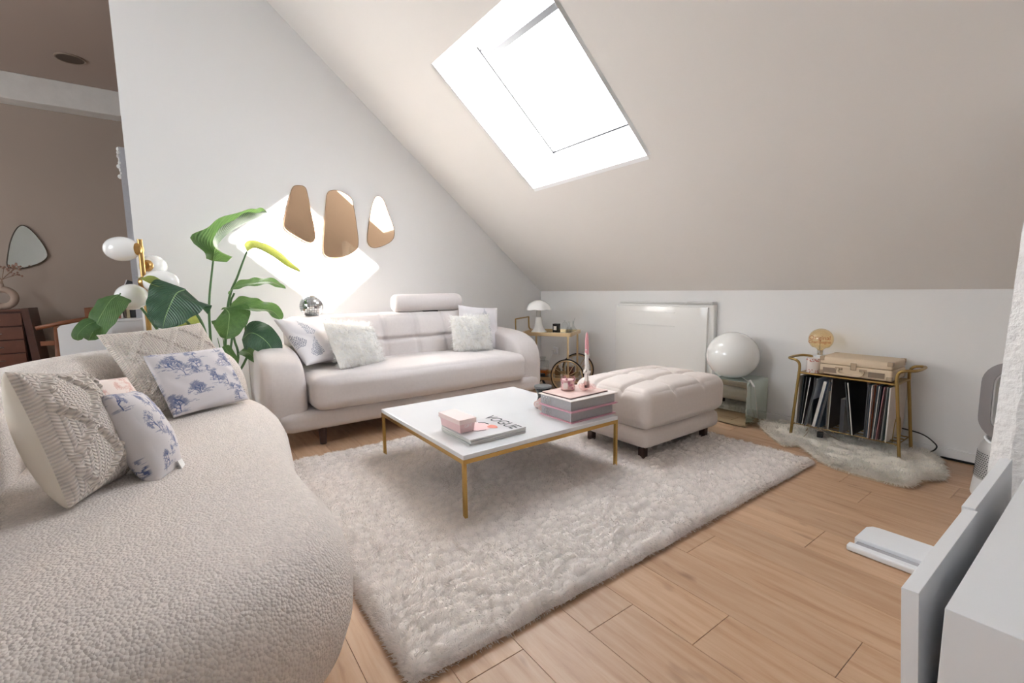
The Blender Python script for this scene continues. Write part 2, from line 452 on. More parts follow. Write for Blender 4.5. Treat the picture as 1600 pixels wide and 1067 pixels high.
GM = basis((1, 0, 0), gu, ((sx0+sx1)/2, G0[0], G0[1]))   # local: x across, y down the slope, z = outward normal?
if (GM.to_3x3() @ Vector((0, 0, 1))).z < 0: GS = -1
else: GS = 1
wd = sx1-sx0
mb = MB()
for a_, b_ in (((-wd/2-.06, -.06), (-wd/2+.035, gl+.06)), ((wd/2-.035, -.06), (wd/2+.06, gl+.06)), ((-wd/2, gl-.03), (wd/2, gl+.06)), ((-wd/2, -.06), (wd/2, .05))):
    mb.b2((a_[0], a_[1], GS*.0), (b_[0], b_[1], GS*.05), GM)
obj('window_frame', mb, WHITEP, win)
for a_, b_ in (((-wd/2+.0, -.0), (-wd/2+.008, gl)), ((-wd/2, gl-.014), (wd/2, gl-.006))): obj('frame_seal', MB().b2((a_[0], a_[1], -GS*.004), (b_[0], b_[1], -GS*.0), GM), mat('seal_grey', (28, 28, 29), .6), win)
mb = MB().b2((-wd/2+.05, .075, -GS*.012), (wd/2-.05, .115, GS*.0), GM); obj('ventilation_bar', mb, mat('grey_aluminium', (74, 76, 80), .5), win)
mb = MB().b2((-wd/2+.02, .02, GS*.03), (wd/2-.02, gl-.01, GS*.036), GM); obj('pane', mb, PANE, win)
mb = MB()
for p in ((-wd/2+.018, .03), (-wd/2+.018, gl-.06)): mb.lathe([(.006, -.003), (.006, .003)], 10, GM @ Matrix.Translation((p[0], p[1], 0)))
obj('screw_cap', mb, mat('grey_cap', (90, 90, 92), .5), win)

# white painted post on the right with hewn plaster edge
pb, pt = px(1535, 780, 1, 2.42), px(1590, 400, 1, 2.42)
dx = (pt.x-pb.x)/(pt.z-pb.z); zb = 0; ztop = slz(2.42)+.02
x0 = pb.x-dx*pb.z; x1 = pb.x+dx*(ztop-pb.z)
mb = MB(); rr = random.Random(2); NS = 60; vs = []; fs = []
for i in range(NS+1):
    z = ztop*i/NS; x = x0+(x1-x0)*i/NS
    j = .004*noise.noise((0, 0, z*9))+.003*noise.noise((3, 0, z*31)); k = .007*noise.noise((9, 0, z*14))
    vs += [(x+j, 2.52, z), (x+j*.5+.0, 2.44, z), (x+.045+k+.012*math.sin(z*3), 2.405+.003*noise.noise((5, 1, z*40)), z), (x+.26, 2.405, z), (x+.26, 2.6, z), (x+.02, 2.6, z)]
for i in range(NS):
    for q in range(6): fs.append((i*6+q, i*6+(q+1) % 6, (i+1)*6+(q+1) % 6, (i+1)*6+q))
mb.add(vs, fs); struct('trim_4', mb, ROUGHP)

# ================================================================== RUG
rx0, rx1, ry0, ry1 = -2.80, -1.0, .40, 2.79
rug = thing('shag_rug', 'cream shaggy high-pile rug under the gold-legged coffee table', 'rug', ((rx0+rx1)/2, (ry0+ry1)/2, 0))
RUGC = fur_mat('rug_pile')
obj('rug_backing', MB().b2((rx0+.01, ry0+.01, .001), (rx1-.01, ry1-.01, .010)), mat('rug_backing', (176, 164, 150), .95), rug)
rng = np.random.default_rng(7)
def vnoise(x, y, s, seed=0):
    "cheap smooth value noise, vectorised"
    x = x*s+seed*17.3; y = y*s+seed*9.1
    xi = np.floor(x).astype(int); yi = np.floor(y).astype(int); fx = x-xi; fy = y-yi
    fx = fx*fx*(3-2*fx); fy = fy*fy*(3-2*fy)
    def h(a, b):
        n = np.sin(a*127.1+b*311.7+seed*74.7)*43758.5453; return n-np.floor(n)
    return (h(xi, yi)*(1-fx)+h(xi+1, yi)*fx)*(1-fy)+(h(xi, yi+1)*(1-fx)+h(xi+1, yi+1)*fx)*fy
def heightfield(X, Y, sp=.040):
    "clumpy tuft height (0..1) from the nearest jittered tuft centre"
    wx = X+.012*(vnoise(X, Y, 28, 8)-.5)+.05*(vnoise(X, Y, 6, 9)-.5); wy = Y*.8+.012*(vnoise(X, Y, 28, 10)-.5)+.05*(vnoise(X, Y, 6, 11)-.5)+.35*X
    gx_ = np.floor(wx/sp); gy_ = np.floor(wy/sp); best = np.full(X.shape, 9.0); val = np.zeros(X.shape)
    def h(a, b, s_):
        n = np.sin(a*127.1+b*311.7+s_)*43758.5453; return n-np.floor(n)
    for a in (-1, 0, 1):
        for b in (-1, 0, 1):
            cx = gx_+a; cy = gy_+b; qx = (cx+.15+.7*h(cx, cy, 1.3))*sp; qy = (cy+.15+.7*h(cx, cy, 7.7))*sp
            d = np.hypot(wx-qx, wy-qy)/sp; m_ = d < best; best = np.where(m_, d, best); val = np.where(m_, h(cx, cy, 3.1), val)
    return np.clip(1-best**1.6, 0, 1)*(.6+.4*val)
nx_, ny_ = 380, 500
gx, gy = np.meshgrid(np.linspace(rx0, rx1, nx_), np.linspace(ry0, ry1, ny_), indexing='ij')
ed = np.minimum(np.minimum(gx-rx0, rx1-gx), np.minimum(gy-ry0, ry1-gy))
big = vnoise(gx*.6+gy*.5, gy-gx*.25, 9, 3)
hf = heightfield(gx, gy); edge = np.clip(ed/.03, 0, 1)**.5
hz_ = .006+edge*(.010+.010*big+.030*hf)
wobx = .016*(vnoise(gx, gy, 14, 21)-.5)*(ed < .05); 
V = np.stack([gx+wobx, gy+.016*(vnoise(gx, gy, 14, 22)-.5)*(ed < .05), hz_], -1).reshape(-1, 3)
idx = np.arange(nx_*ny_).reshape(nx_, ny_); F = np.stack([idx[:-1, :-1], idx[1:, :-1], idx[1:, 1:], idx[:-1, 1:]], -1).reshape(-1, 4)
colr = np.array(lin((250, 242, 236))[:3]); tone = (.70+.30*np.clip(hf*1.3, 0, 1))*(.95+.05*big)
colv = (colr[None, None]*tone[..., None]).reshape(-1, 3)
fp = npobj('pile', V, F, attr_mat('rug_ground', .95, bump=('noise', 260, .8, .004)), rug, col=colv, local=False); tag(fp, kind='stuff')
NB = 150000
bx_r = rng.uniform(rx0+.004, rx1-.004, NB); by_r = rng.uniform(ry0+.004, ry1-.004, NB)
# more blades along the border
bx_r[:9000] = rng.choice([rx0+.006, rx1-.006], 9000)+rng.normal(0, .004, 9000); by_r[9000:18000] = rng.choice([ry0+.006, ry1-.006], 9000)+rng.normal(0, .004, 9000)
eps = .003
def H_(x, y):
    e_ = np.clip(np.minimum(np.minimum(x-rx0, rx1-x), np.minimum(y-ry0, ry1-y))/.03, 0, 1)**.5
    return .006+e_*(.010+.010*vnoise(x*.6+y*.5, y-x*.25, 9, 3)+.030*heightfield(x, y))
h0 = H_(bx_r, by_r); hx = (H_(bx_r+eps, by_r)-h0)/eps; hy = (H_(bx_r, by_r+eps)-h0)/eps
Nn = np.stack([-hx, -hy, np.ones(NB)*.9], -1); Nn = np.clip(Nn, -1.2, 1.2)
ang = 2*PI*(vnoise(bx_r, by_r, 4, 1)*.9+vnoise(bx_r, by_r, 13, 2)*.5)
D = np.stack([np.cos(ang)*.7, np.sin(ang)*.7, np.zeros(NB)], -1)+rng.normal(0, .3, (NB, 3))*[1, 1, .3]
ex = np.clip(1-np.minimum(bx_r-rx0, rx1-bx_r)/.02, 0, 1)*np.sign(bx_r-(rx0+rx1)/2); ey = np.clip(1-np.minimum(by_r-ry0, ry1-by_r)/.02, 0, 1)*np.sign(by_r-(ry0+ry1)/2)
D[:, 0] += ex*1.2; D[:, 1] += ey*1.2
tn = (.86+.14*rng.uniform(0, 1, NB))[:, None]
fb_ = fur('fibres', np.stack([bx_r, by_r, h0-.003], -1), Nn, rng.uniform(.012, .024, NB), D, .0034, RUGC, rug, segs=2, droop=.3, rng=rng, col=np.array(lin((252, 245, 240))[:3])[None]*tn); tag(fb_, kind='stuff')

# ================================================================== COFFEE TABLE
tx0, tx1, ty0, ty1 = -2.556, -1.605, .905, 1.86
TZ = .312
tb = thing('coffee_table', 'low square coffee table with white marble top and thin gold legs', 'table', ((tx0+tx1)/2, (ty0+ty1)/2, 0))
obj('tabletop', MB().b2((tx0, ty0, TZ-.022), (tx1, ty1, TZ)), MARBLE, tb, bevel=.003)
fr = MB(); g = .016
fr.b2((tx0, ty0, TZ-.04), (tx1, ty0+g, TZ-.022)); fr.b2((tx0, ty1-g, TZ-.04), (tx1, ty1, TZ-.022)); fr.b2((tx0, ty0, TZ-.04), (tx0+g, ty1, TZ-.022)); fr.b2((tx1-g, ty0, TZ-.04), (tx1, ty1, TZ-.022))
obj('frame', fr, GOLD, tb)
for x in (tx0, tx1-g):
    for y in (ty0, ty1-g): obj('leg', MB().b2((x, y, .004), (x+g, y+g, TZ-.04)), GOLD, tb, bevel=.001)

# ================================================================== LONG SOFA (along the gable wall)
so_ = thing('sofa', 'pale grey upholstered three-seat sofa with tufted back against white wall', 'sofa', (-3.5, 1.48, 0))
def crease(lines, ax, depth, wd_):
    def f(v): return sum(depth*math.exp(-((v-l)/wd_)**2) for l in lines)
    return f
obj('base', softbox((-3.49, 1.48, .17), (.88, 2.08, .13), .05, 20), LINEN, so_, smooth=True)
vsf = crease([-.55, -.18, .18, .55], 1, .006, .02)
def seatfn(P, q):
    if q[0] > .5: P.z += 0
    if q[2] > .2: P.z -= vsf(P.y)*max(0, q[2])
    P.z += .006*noise.noise((P.x*5, P.y*4, 0)); P.x += .006*noise.noise((P.x*3, P.y*5, P.z*9))*(q[0] > .3); return P
obj('seat_cushion', softbox((-3.36, 1.485, .345), (.74, 1.69, .225), .065, 36, (.012, 0, .018), seatfn), LINEN, so_, smooth=True)
def backfn(P, q):
    if q[0] > .1:
        k = math.exp(-((P.z-.03)/.016)**2)*.030+sum(math.exp(-((P.y-l)/.013)**2) for l in (-.7, -.42, -.14, .14, .42, .7))*.022
        P.x -= k*min(1, q[0]*1.2)
        P.x += .018*abs(math.cos(P.y/.285*PI/2*2/2))*0
    P.x += .012*abs(math.sin((P.y+.14)/.28*PI))*(q[0] > .5); P.x -= max(0, P.z+.1)*.22
    return P
obj('backrest', softbox((-3.73, 1.485, .57), (.27, 1.72, .47), .085, 110, (.012, 0, .006), backfn), LINEN, so_, smooth=True)
def ringoff2(pts, d):
    n = len(pts); r = []
    for i in range(n):
        t = (pts[(i+1) % n]-pts[i-1]).normalized(); r.append(pts[i]+Vector((t.y, -t.x))*d)
    return r
ap = smooth_closed([(-3.88, .115, 0), (-3.6, .105, 0), (-3.3, .105, 0), (-3.14, .115, 0), (-3.095, .16, 0), (-3.09, .30, 0), (-3.10, .42, 0), (-3.15, .515, 0), (-3.24, .575, 0), (-3.38, .610, 0), (-3.6, .625, 0), (-3.84, .625, 0), (-3.89, .58, 0), (-3.895, .35, 0), (-3.895, .16, 0)], 6)
ap = [Vector((p.x, p.y)) for p in ap]
sgn_a = 1 if sum(ap[i].x*ap[(i+1) % len(ap)].y-ap[(i+1) % len(ap)].x*ap[i].y for i in range(len(ap))) > 0 else -1
for y in (.505, 2.455):
    vs = []; fs = []; na = len(ap); rr_a = .062; hwid = .122
    prof_a = [(-rr_a*(1-math.cos(a))*.9, -hwid+rr_a*(1-math.sin(a))) for a in np.linspace(PI/2, 0, 7)]
    prof_a = prof_a+[(.004, -.03), (.004, .03)]+[(d, -w2) for d, w2 in prof_a[::-1]]
    prof_a = [(d-rr_a*.35 if abs(abs(w2)-hwid) < 1e-6 else d, w2) for d, w2 in prof_a]
    for d, w2 in prof_a:
        for p in ringoff2(ap, d*sgn_a): vs.append((p.x, y+w2, p.y))
    for i in range(len(prof_a)-1):
        for k in range(na): q = (i*na+k, i*na+(k+1) % na, (i+1)*na+(k+1) % na, (i+1)*na+k); fs.append(q if sgn_a < 0 else q[::-1])
    fs += [tuple(range(na)), tuple(range((len(prof_a)-1)*na, len(prof_a)*na))[::-1]]
    mb = MB(); mb.add(vs, fs); o = obj('arm', mb, LINEN, so_, smooth=True)
    bm = bmesh.new(); bm.from_mesh(o.data); bmesh.ops.recalc_face_normals(bm, faces=bm.faces); bm.to_mesh(o.data); bm.free()
for x in (-3.10, -3.86):
    for y in (.70, 2.30):
        obj('leg', MB().lathe([(.020, 0), (.026, .115)], 20, Matrix.Translation((x, y, 0))), DARKWOOD, so_, smooth=True, autos=.8)
# headrest roll
hr = thing('headrest_roll', 'pale cylindrical headrest roll resting on top of the sofa back', 'headrest', (-3.76, 1.80, .80))
prof = []
for i in range(13):
    a = PI/2*i/12; prof.append((.062+.016*math.sin(a)-.0, -.32+.018*(1-math.cos(a))*1.0))
prof = [(.0001, -.325), (.035, -.325), (.062, -.320), (.073, -.305), (.077, -.28), (.077, .28), (.073, .305), (.062, .320), (.035, .325), (.0001, .325)]
obj('roll', MB().lathe(prof, 36, Matrix.Translation((-3.76, 1.80, .885)) @ Matrix.Rotation(PI/2, 4, 'X'), cap=False), LINEN, hr, smooth=True)
obj('support_plate', MB().b2((-3.79, 1.74, .795), (-3.72, 1.88, .812)), BLACK, hr)

# ================================================================== CURVED SOFA
cs = thing('curved_sofa', 'large cream boucle curved kidney-shaped sofa in the left foreground', 'sofa', (-2.1, -.2, 0))
out = [(-3.1, .30), (-2.8, .375), (-2.5, .385), (-2.2, .355), (-1.9, .318), (-1.62, .318), (-1.36, .335), (-1.13, .30), (-.98, .20), (-.90, .04), (-.88, -.2), (-.92, -.5), (-1.1, -.76), (-1.6, -.84), (-2.2, -.84), (-2.8, -.72), (-3.15, -.48), (-3.27, -.12), (-3.24, .16)]
# finer even resample
sm = [Vector((p[0], p[1])) for p in smooth_closed([(a, b, 0) for a, b in out], 14)]
def ringoff(pts, d):
    n = len(pts); r = []
    for i in range(n):
        t = (pts[(i+2) % n]-pts[i-2]).normalized(); nn = Vector((t.y, -t.x)); r.append(pts[i]+nn*d)
    return r
area2 = sum(sm[i].x*sm[(i+1) % len(sm)].y-sm[(i+1) % len(sm)].x*sm[i].y for i in range(len(sm)))
ss = 1 if area2 > 0 else -1
prof = [(-.16, .055), (-.10, .06), (-.055, .085), (-.02, .13), (0, .19), (.006, .25), (0, .30), (-.018, .345), (-.045, .38), (-.08, .402), (-.12, .414), (-.17, .42)]
vs = []; fs = []; n = len(sm)
for d, z in prof:
    for p in ringoff(sm, d*ss): vs.append((p.x, p.y, z+ (.004*noise.noise((p.x*3, p.y*3, z*6)) if z > .1 else 0)))
for i in range(len(prof)-1):
    for k in range(n):
        q = (i*n+k, i*n+(k+1) % n, (i+1)*n+(k+1) % n, (i+1)*n+k); fs.append(q if ss > 0 else q[::-1])
# top cap: shrink rings toward a centre line
last = [Vector(v) for v in vs[-n:]]
def axis_pt(p): return Vector((max(-2.95, min(-1.2, p.x)), -.24+.04*math.sin(p.x*3), .43))
steps = 8
for s in range(1, steps+1):
    t = s/steps
    for p in last:
        q = p.lerp(axis_pt(p), t); q.z = .42+.012*math.sin(t*PI/2); vs.append(tuple(q))
base = (len(prof)-1)*n
for s in range(steps):
    for k in range(n):
        q = (base+s*n+k, base+s*n+(k+1) % n, base+(s+1)*n+(k+1) % n, base+(s+1)*n+k); fs.append(q if ss > 0 else q[::-1])
fs.append(tuple(range(n)))
mb = MB(); mb.add(vs, fs); seat = obj('seat', mb, BOUCLE, cs, smooth=True)
# backrest sweep
cl = smooth_open([(-.95, -.74, 0), (-1.35, -.66, 0), (-1.8, -.62, 0), (-2.3, -.60, 0), (-2.72, -.52, 0), (-2.98, -.36, 0), (-3.10, -.14, 0), (-3.11, .10, 0), (-3.0, .275, 0)], 10)
m = len(cl); vs = []; NSEC = 28
Ltot = m-1
for i, c in enumerate(cl):
    t = (cl[min(i+1, m-1)]-cl[max(i-1, 0)]).normalized(); nn = Vector((t.y, -t.x, 0))   # to the right of travel
    e = min(1, (m-1-i)/9.0); e0 = min(1, i/6.0)
    cap = math.sqrt(max(0.0, 1-(1-e)**2))*math.sqrt(max(0.0, 1-(1-e0)**2)); cap = max(cap, .02)
    u = i/(m-1)
    top = .745-.02*math.sin(u*PI)-.10*max(0, (u-.70)/.30)**1.6
    hw = .155*cap; zc = .38; hz = (top-.06)/2*(.55+.45*cap); zc = .06+(top-.06)/2-(1-cap)*.06
    for k in range(NSEC):
        a = 2*PI*k/NSEC; cx = math.cos(a); sz = math.sin(a)
        ex = .62; X = math.copysign(abs(cx)**ex, cx)*hw; Z = math.copysign(abs(sz)**.75, sz)*hz
        X += .035*max(0, sz)*(1)   # top leans outward
        p = c+nn*(X); vs.append((p.x, p.y, zc+Z))
fs = []
for i in range(m-1):
    for k in range(NSEC): fs.append((i*NSEC+k, i*NSEC+(k+1) % NSEC, (i+1)*NSEC+(k+1) % NSEC, (i+1)*NSEC+k))
fs += [tuple(range(NSEC-1, -1, -1)), tuple(range((m-1)*NSEC, m*NSEC))]
mb = MB(); mb.add(vs, fs); obj('backrest', mb, BOUCLE, cs, smooth=True)
for x, y in ((-1.22, .12), (-1.25, -.6), (-2.9, .1), (-2.8, -.55), (-2.0, .1)):
    obj('foot', MB().lathe([(.03, 0), (.035, .06)], 20, Matrix.Translation((x, y, 0))), BLACK, cs, smooth=True, autos=.8)

# ================================================================== CUSHIONS
def pillow(name, label, cat, c, X, Y, w_, h_, t_, m, fnz=None, colf=None, n=70, group=None, pname='cover', ears=.07, uvs=False, back=None):
    X = Vector(X).normalized(); Y = Vector(Y); Y = (Y-X*Y.dot(X)).normalized(); Z = X.cross(Y)
    root = thing(name, label, cat, c, group=group); root.rotation_euler = Matrix((X, Y, Z)).transposed().to_euler()
    u = np.linspace(-1, 1, n+1); v = np.linspace(-1, 1, n+1); U, V = np.meshgrid(u, v, indexing='ij')
    px_ = w_/2*U*(1-ears*(1-V**2)); py_ = h_/2*V*(1-ears*(1-U**2))
    T = t_/2*(np.clip((1-U**2)*(1-V**2), 0, 1))**.42
    def side(sg):
        Zc = sg*T
        if fnz is not None: Zc = Zc+sg*fnz(px_, py_, U, V)*np.clip((1-U**2)*3.5, 0, 1)*np.clip((1-V**2)*3.5, 0, 1)*(1 if (sg > 0 or back is None) else 0)
        return np.stack([px_, py_, Zc], -1).reshape(-1, 3)
    idx = np.arange((n+1)**2).reshape(n+1, n+1)
    F = np.stack([idx[:-1, :-1], idx[1:, :-1], idx[1:, 1:], idx[:-1, 1:]], -1).reshape(-1, 4)
    VF, VB = side(1), side(-1)
    uv = np.stack([px_, py_], -1).reshape(-1, 2)
    if back is None:
        N0 = len(VF); VV = np.vstack([VF, VB]); FF = np.vstack([F, F[:, ::-1]+N0])
        cc = None
        if colf is not None: cc = np.vstack([colf(U, V).reshape(-1, 3), colf(-U, V).reshape(-1, 3)])
        o = npobj(pname, VV, FF, m, root, col=cc, uv=np.vstack([uv, uv]))
        bm = bmesh.new(); bm.from_mesh(o.data); bmesh.ops.remove_doubles(bm, verts=bm.verts, dist=1e-5); bm.to_mesh(o.data); bm.free(); o.data.shade_smooth()
    else:
        cc = colf(U, V).reshape(-1, 3) if colf is not None else None
        npobj(pname, VF, F, m, root, col=cc, uv=uv); npobj('back_cover', VB*np.array([1.0, 1.0, 1.0]), F[:, ::-1], back, root, uv=uv)
    return root

def knit_mat():
    m = mat('cream_cable_knit', (226, 217, 204), .95, sheen=.1); nt = m.node_tree; N = nt.nodes; L = nt.links
    uv = N.new('ShaderNodeUVMap'); sp = N.new('ShaderNodeSeparateXYZ'); L.new(uv.outputs[0], sp.inputs[0])
    def mth(op, a, b=None):
        q = N.new('ShaderNodeMath'); q.operation = op
        for i, x in enumerate((a, b)):
            if x is None: continue
            if isinstance(x, (int, float)): q.inputs[i].default_value = x
            else: L.new(x, q.inputs[i])
        return q.outputs[0]
    sx = mth('MULTIPLY', sp.outputs[0], 300.0); ax = mth('ABSOLUTE', mth('SINE', sx))
    ay = mth('SINE', mth('ADD', mth('MULTIPLY', sp.outputs[1], 640.0), mth('MULTIPLY', mth('ABSOLUTE', mth('SINE', mth('MULTIPLY', sx, .5))), 5.0)))
    h = mth('ADD', mth('MULTIPLY', ax, .7), mth('MULTIPLY', ay, .45))
    b = N.new('ShaderNodeBump'); b.inputs['Strength'].default_value = 1.0; b.inputs['Distance'].default_value = .0035; L.new(h, b.inputs['Height']); L.new(b.outputs[0], N['Principled BSDF'].inputs['Normal'])
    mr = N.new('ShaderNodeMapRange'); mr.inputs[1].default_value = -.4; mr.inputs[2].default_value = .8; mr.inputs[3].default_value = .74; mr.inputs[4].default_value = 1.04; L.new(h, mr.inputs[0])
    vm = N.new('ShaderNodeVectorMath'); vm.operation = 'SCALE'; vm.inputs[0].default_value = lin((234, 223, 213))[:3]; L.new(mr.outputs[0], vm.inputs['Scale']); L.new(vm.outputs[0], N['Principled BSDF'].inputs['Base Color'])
    return m
KNIT = knit_mat()
def cablefn(per=.15, amp=.014, wdt=.011):
    def f(x, y, U, V):
        tri = np.abs(((y/(per*1.25)) % 1)*2-1)*per*.5
        d1 = np.abs(((x-tri+per/2) % per)-per/2); d2 = np.abs(((x+tri+per/2) % per)-per/2)
        d = np.minimum(d1, d2)
        r = np.exp(-(d/wdt)**4)
        braid = .66+.34*np.abs(np.sin(y*110+np.where(d1 < d2, 1, -1)*(x*90)))
        return amp*r*braid-.004*np.exp(-((d-wdt*1.5)/.004)**2)
    return f
# near knit cushion
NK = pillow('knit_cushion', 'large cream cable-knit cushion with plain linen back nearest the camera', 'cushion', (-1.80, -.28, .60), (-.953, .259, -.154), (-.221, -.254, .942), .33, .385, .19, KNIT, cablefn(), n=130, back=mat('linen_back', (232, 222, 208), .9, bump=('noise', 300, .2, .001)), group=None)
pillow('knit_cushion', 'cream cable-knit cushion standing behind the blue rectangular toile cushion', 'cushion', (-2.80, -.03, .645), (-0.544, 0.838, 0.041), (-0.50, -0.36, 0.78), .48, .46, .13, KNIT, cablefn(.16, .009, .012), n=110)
def toile(seed, base, ink, W=300, H=240, dens=9):
    r = random.Random(seed); img = np.ones((H, W))*0.0
    def line(x0, y0, x1, y1, a, th=1):
        n = int(max(abs(x1-x0), abs(y1-y0))*1.5)+2
        for i in range(n):
            t = i/(n-1); x = int(x0+(x1-x0)*t); y = int(y0+(y1-y0)*t)
            for dx in range(th):
                for dy in range(th):
                    if 0 <= x+dx < W and 0 <= y+dy < H: img[y+dy, x+dx] = max(img[y+dy, x+dx], a)
    def tree(x, y, ang, ln, d):
        x1 = x+math.cos(ang)*ln; y1 = y+math.sin(ang)*ln
        line(x, y, x1, y1, .95 if d > 2 else .75, 3 if d > 4 else (2 if d > 2 else 1))
        if d == 0 or ln < 2:
            for _ in range(6):
                fx = x1+r.gauss(0, 3.0); fy = y1+r.gauss(0, 2.2)
                line(fx, fy, fx+r.uniform(-1.5, 1.5), fy+r.uniform(-1, 1), r.uniform(.35, .8))
            return
        for _ in range(r.choice((2, 2, 3))): tree(x1, y1, ang+r.uniform(-1.0, 1.0), ln*r.uniform(.6, .95), d-1)
    for _ in range(dens):
        cx, cy = r.uniform(0, W), r.uniform(0, H)
        # ground / cloud wash
        for _ in range(26):
            xx = cx+r.gauss(0, 16); yy = cy+r.gauss(0, 2.8); line(xx, yy, xx+r.uniform(4, 14), yy+r.uniform(-1, 1), r.uniform(.25, .7), r.choice((1, 2)))
        tree(cx, cy, PI/2+r.uniform(-.5, .5), r.uniform(5, 15), r.choice((4, 5, 5, 6)))
    base = np.array(lin(base)[:3]); ink = np.array(lin(ink)[:3])
    im = base[None, None]*(1-img[..., None])+ink[None, None]*img[..., None]
    def f(U, V):
        i = np.clip(((V+1)/2*(H-1)).astype(int), 0, H-1); j = np.clip(((U+1)/2*(W-1)).astype(int), 0, W-1); return im[i, j]
    return f
TOILE = attr_mat('toile_print', .85, bump=('noise', 300, .15, .001))
wr = lambda x, y, U, V: .004*np.sin(x*55+y*30+2*np.sin(y*20))*np.abs(U)**2+.003*np.sin(y*70-x*25)*np.abs(V)**2
T1 = pillow('toile_cushion', 'rectangular white cushion with blue toile tree print leaning on knit cushion', 'cushion', (-2.70, .055, .575), (-0.60, 0.80, -.03), (-0.40, -0.32, 0.86), .40, .32, .12, TOILE, wr, toile(3, (216, 211, 213), (80, 96, 140), dens=34), n=190, ears=.05)
T2 = pillow('toile_cushion', 'blue toile cushion seen edge-on with white care tag beside nearest knit cushion', 'cushion', (-1.865, -.125, .541), (-.958, .248, -.142), (-.221, -.328, .918), .215, .313, .14, TOILE, wr, toile(8, (214, 209, 210), (74, 90, 138), dens=22), n=190, ears=.03)
obj('care_tag', MB().b2((-.02, -.150, .050), (.022, -.118, .053)), mat('tag_white', (238, 238, 236), .7), T2, local=True)
pillow('toile_cushion', 'small cushion with faded pink toile print behind the two near cushions', 'cushion', (-2.22, -.235, .575), (-.75, .62, -.1), (-.5, -.1, .8), .24, .24, .11, TOILE, wr, toile(5, (238, 224, 216), (214, 168, 156), dens=20), n=110, ears=.04)
# sofa cushions
def botan(seed):
    r = random.Random(seed); W = H = 150; img = np.zeros((H, W))
    def dot(x, y, a, s=1):
        for dx in range(-s, s+1):
            for dy in range(-s, s+1):
                X, Y = int(x+dx), int(y+dy)
                if 0 <= X < W and 0 <= Y < H: img[Y, X] = max(img[Y, X], a)
    for _ in range(7):
        x, y, a = r.uniform(5, W-5), r.uniform(0, H*.8), PI/2+r.uniform(-.5, .5); L_ = r.uniform(35, 60)
        for i in range(int(L_)):
            px2, py2 = x+math.cos(a)*i, y+math.sin(a)*i; dot(px2, py2, .8, 0)
            if i % 5 == 0:
                wl = (1-i/L_)*15+2
                for s in (-1, 1):
                    for k in range(int(wl)):
                        dot(px2+math.cos(a+s*.95)*k, py2+math.sin(a+s*.95)*k, .78, 0)
                        if k > 2 and k % 4 == 1: dot(px2+math.cos(a+s*.95)*k, py2+math.sin(a+s*.95)*k, .72, 1)
    b = np.array(lin((234, 230, 232))[:3]); ink = np.array(lin((120, 128, 146))[:3]); im = b*(1-img[..., None])+ink*img[..., None]
    def f(U, V):
        i = np.clip(((V+1)/2*(H-1)).astype(int), 0, H-1); j = np.clip(((U+1)/2*(W-1)).astype(int), 0, W-1); return im[i, j]
    return f
pillow('botanical_cushion', 'white cushion with grey fern print leaning on the sofa\'s near arm', 'cushion', (-3.50, .80, .655), (-0.48, 0.88, 0.0), (-0.60, -0.33, 0.72), .48, .42, .14, TOILE, wr, botan(4), n=180)
pillow('botanical_cushion', 'grey fern print cushion mostly hidden behind the right fluffy cushion', 'cushion', (-3.56, 2.21, .645), (0.12, 0.98, -0.1), (-0.25, 0.1, 0.95), .40, .40, .12, TOILE, wr, botan(9), n=180)
FLUFF = fur_mat('fluff', .5)
def fluffy(label, c, X, Y, w_, h_, t_, seed, L0=.040):
    FB = mat('fluffy_base', (250, 247, 241), .95)
    root = pillow('fluffy_cushion', label, 'cushion', c, X, Y, w_, h_, t_, FB, n=90, ears=.05, fnz=lambda x, y, U, V: .028*(vnoise(x+seed, y*.7, 34, 5)-.3)+.008*(vnoise(x, y, 90, 6)-.5))
    r = np.random.default_rng(seed); N_ = 6500
    U = r.uniform(-1, 1, N_); V = r.uniform(-1, 1, N_)
    X_ = w_/2*U*(1-.05*(1-V**2)); Y_ = h_/2*V*(1-.05*(1-U**2)); T = t_/2*((1-U**2)*(1-V**2))**.42
    sg = np.where(r.uniform(0, 1, N_) < .8, 1, -1); P = np.stack([X_, Y_, sg*(T+.006)], -1)
    Nn = np.stack([U**3*1.1, V**3*1.1, sg*np.ones(N_)*(.5+T/t_)], -1); Nn /= np.linalg.norm(Nn, axis=1, keepdims=True)
    cl = np.stack([vnoise(X_, Y_, 38, 1)-.5, vnoise(X_, Y_, 38, 2)-.5, np.zeros(N_)], -1)*2.6
    D = cl+r.normal(0, .35, (N_, 3)); D[:, 1] -= .6
    cc = np.array(lin((255, 254, 252))[:3])[None]*r.uniform(.95, 1.0, N_)[:, None]
    o = fur('fur', P, Nn, L0*r.uniform(.5, 1.1, N_), D, .0034, FLUFF, root, segs=3, droop=0, rng=r, col=cc, local=True)
    tag(o, kind='stuff'); return root
fluffy('white shaggy fur cushion slumped on the sofa\'s near end', (-3.36, 1.02, .60), (-0.36, 0.92, -.12), (-0.52, -0.20, 0.82), .40, .38, .14, 1)
fluffy('square white shaggy fur cushion at the sofa\'s far end', (-3.40, 2.03, .615), (0.15, 0.98, 0.0), (-0.24, 0.03, 0.96), .36, .33, .13, 2, .034)

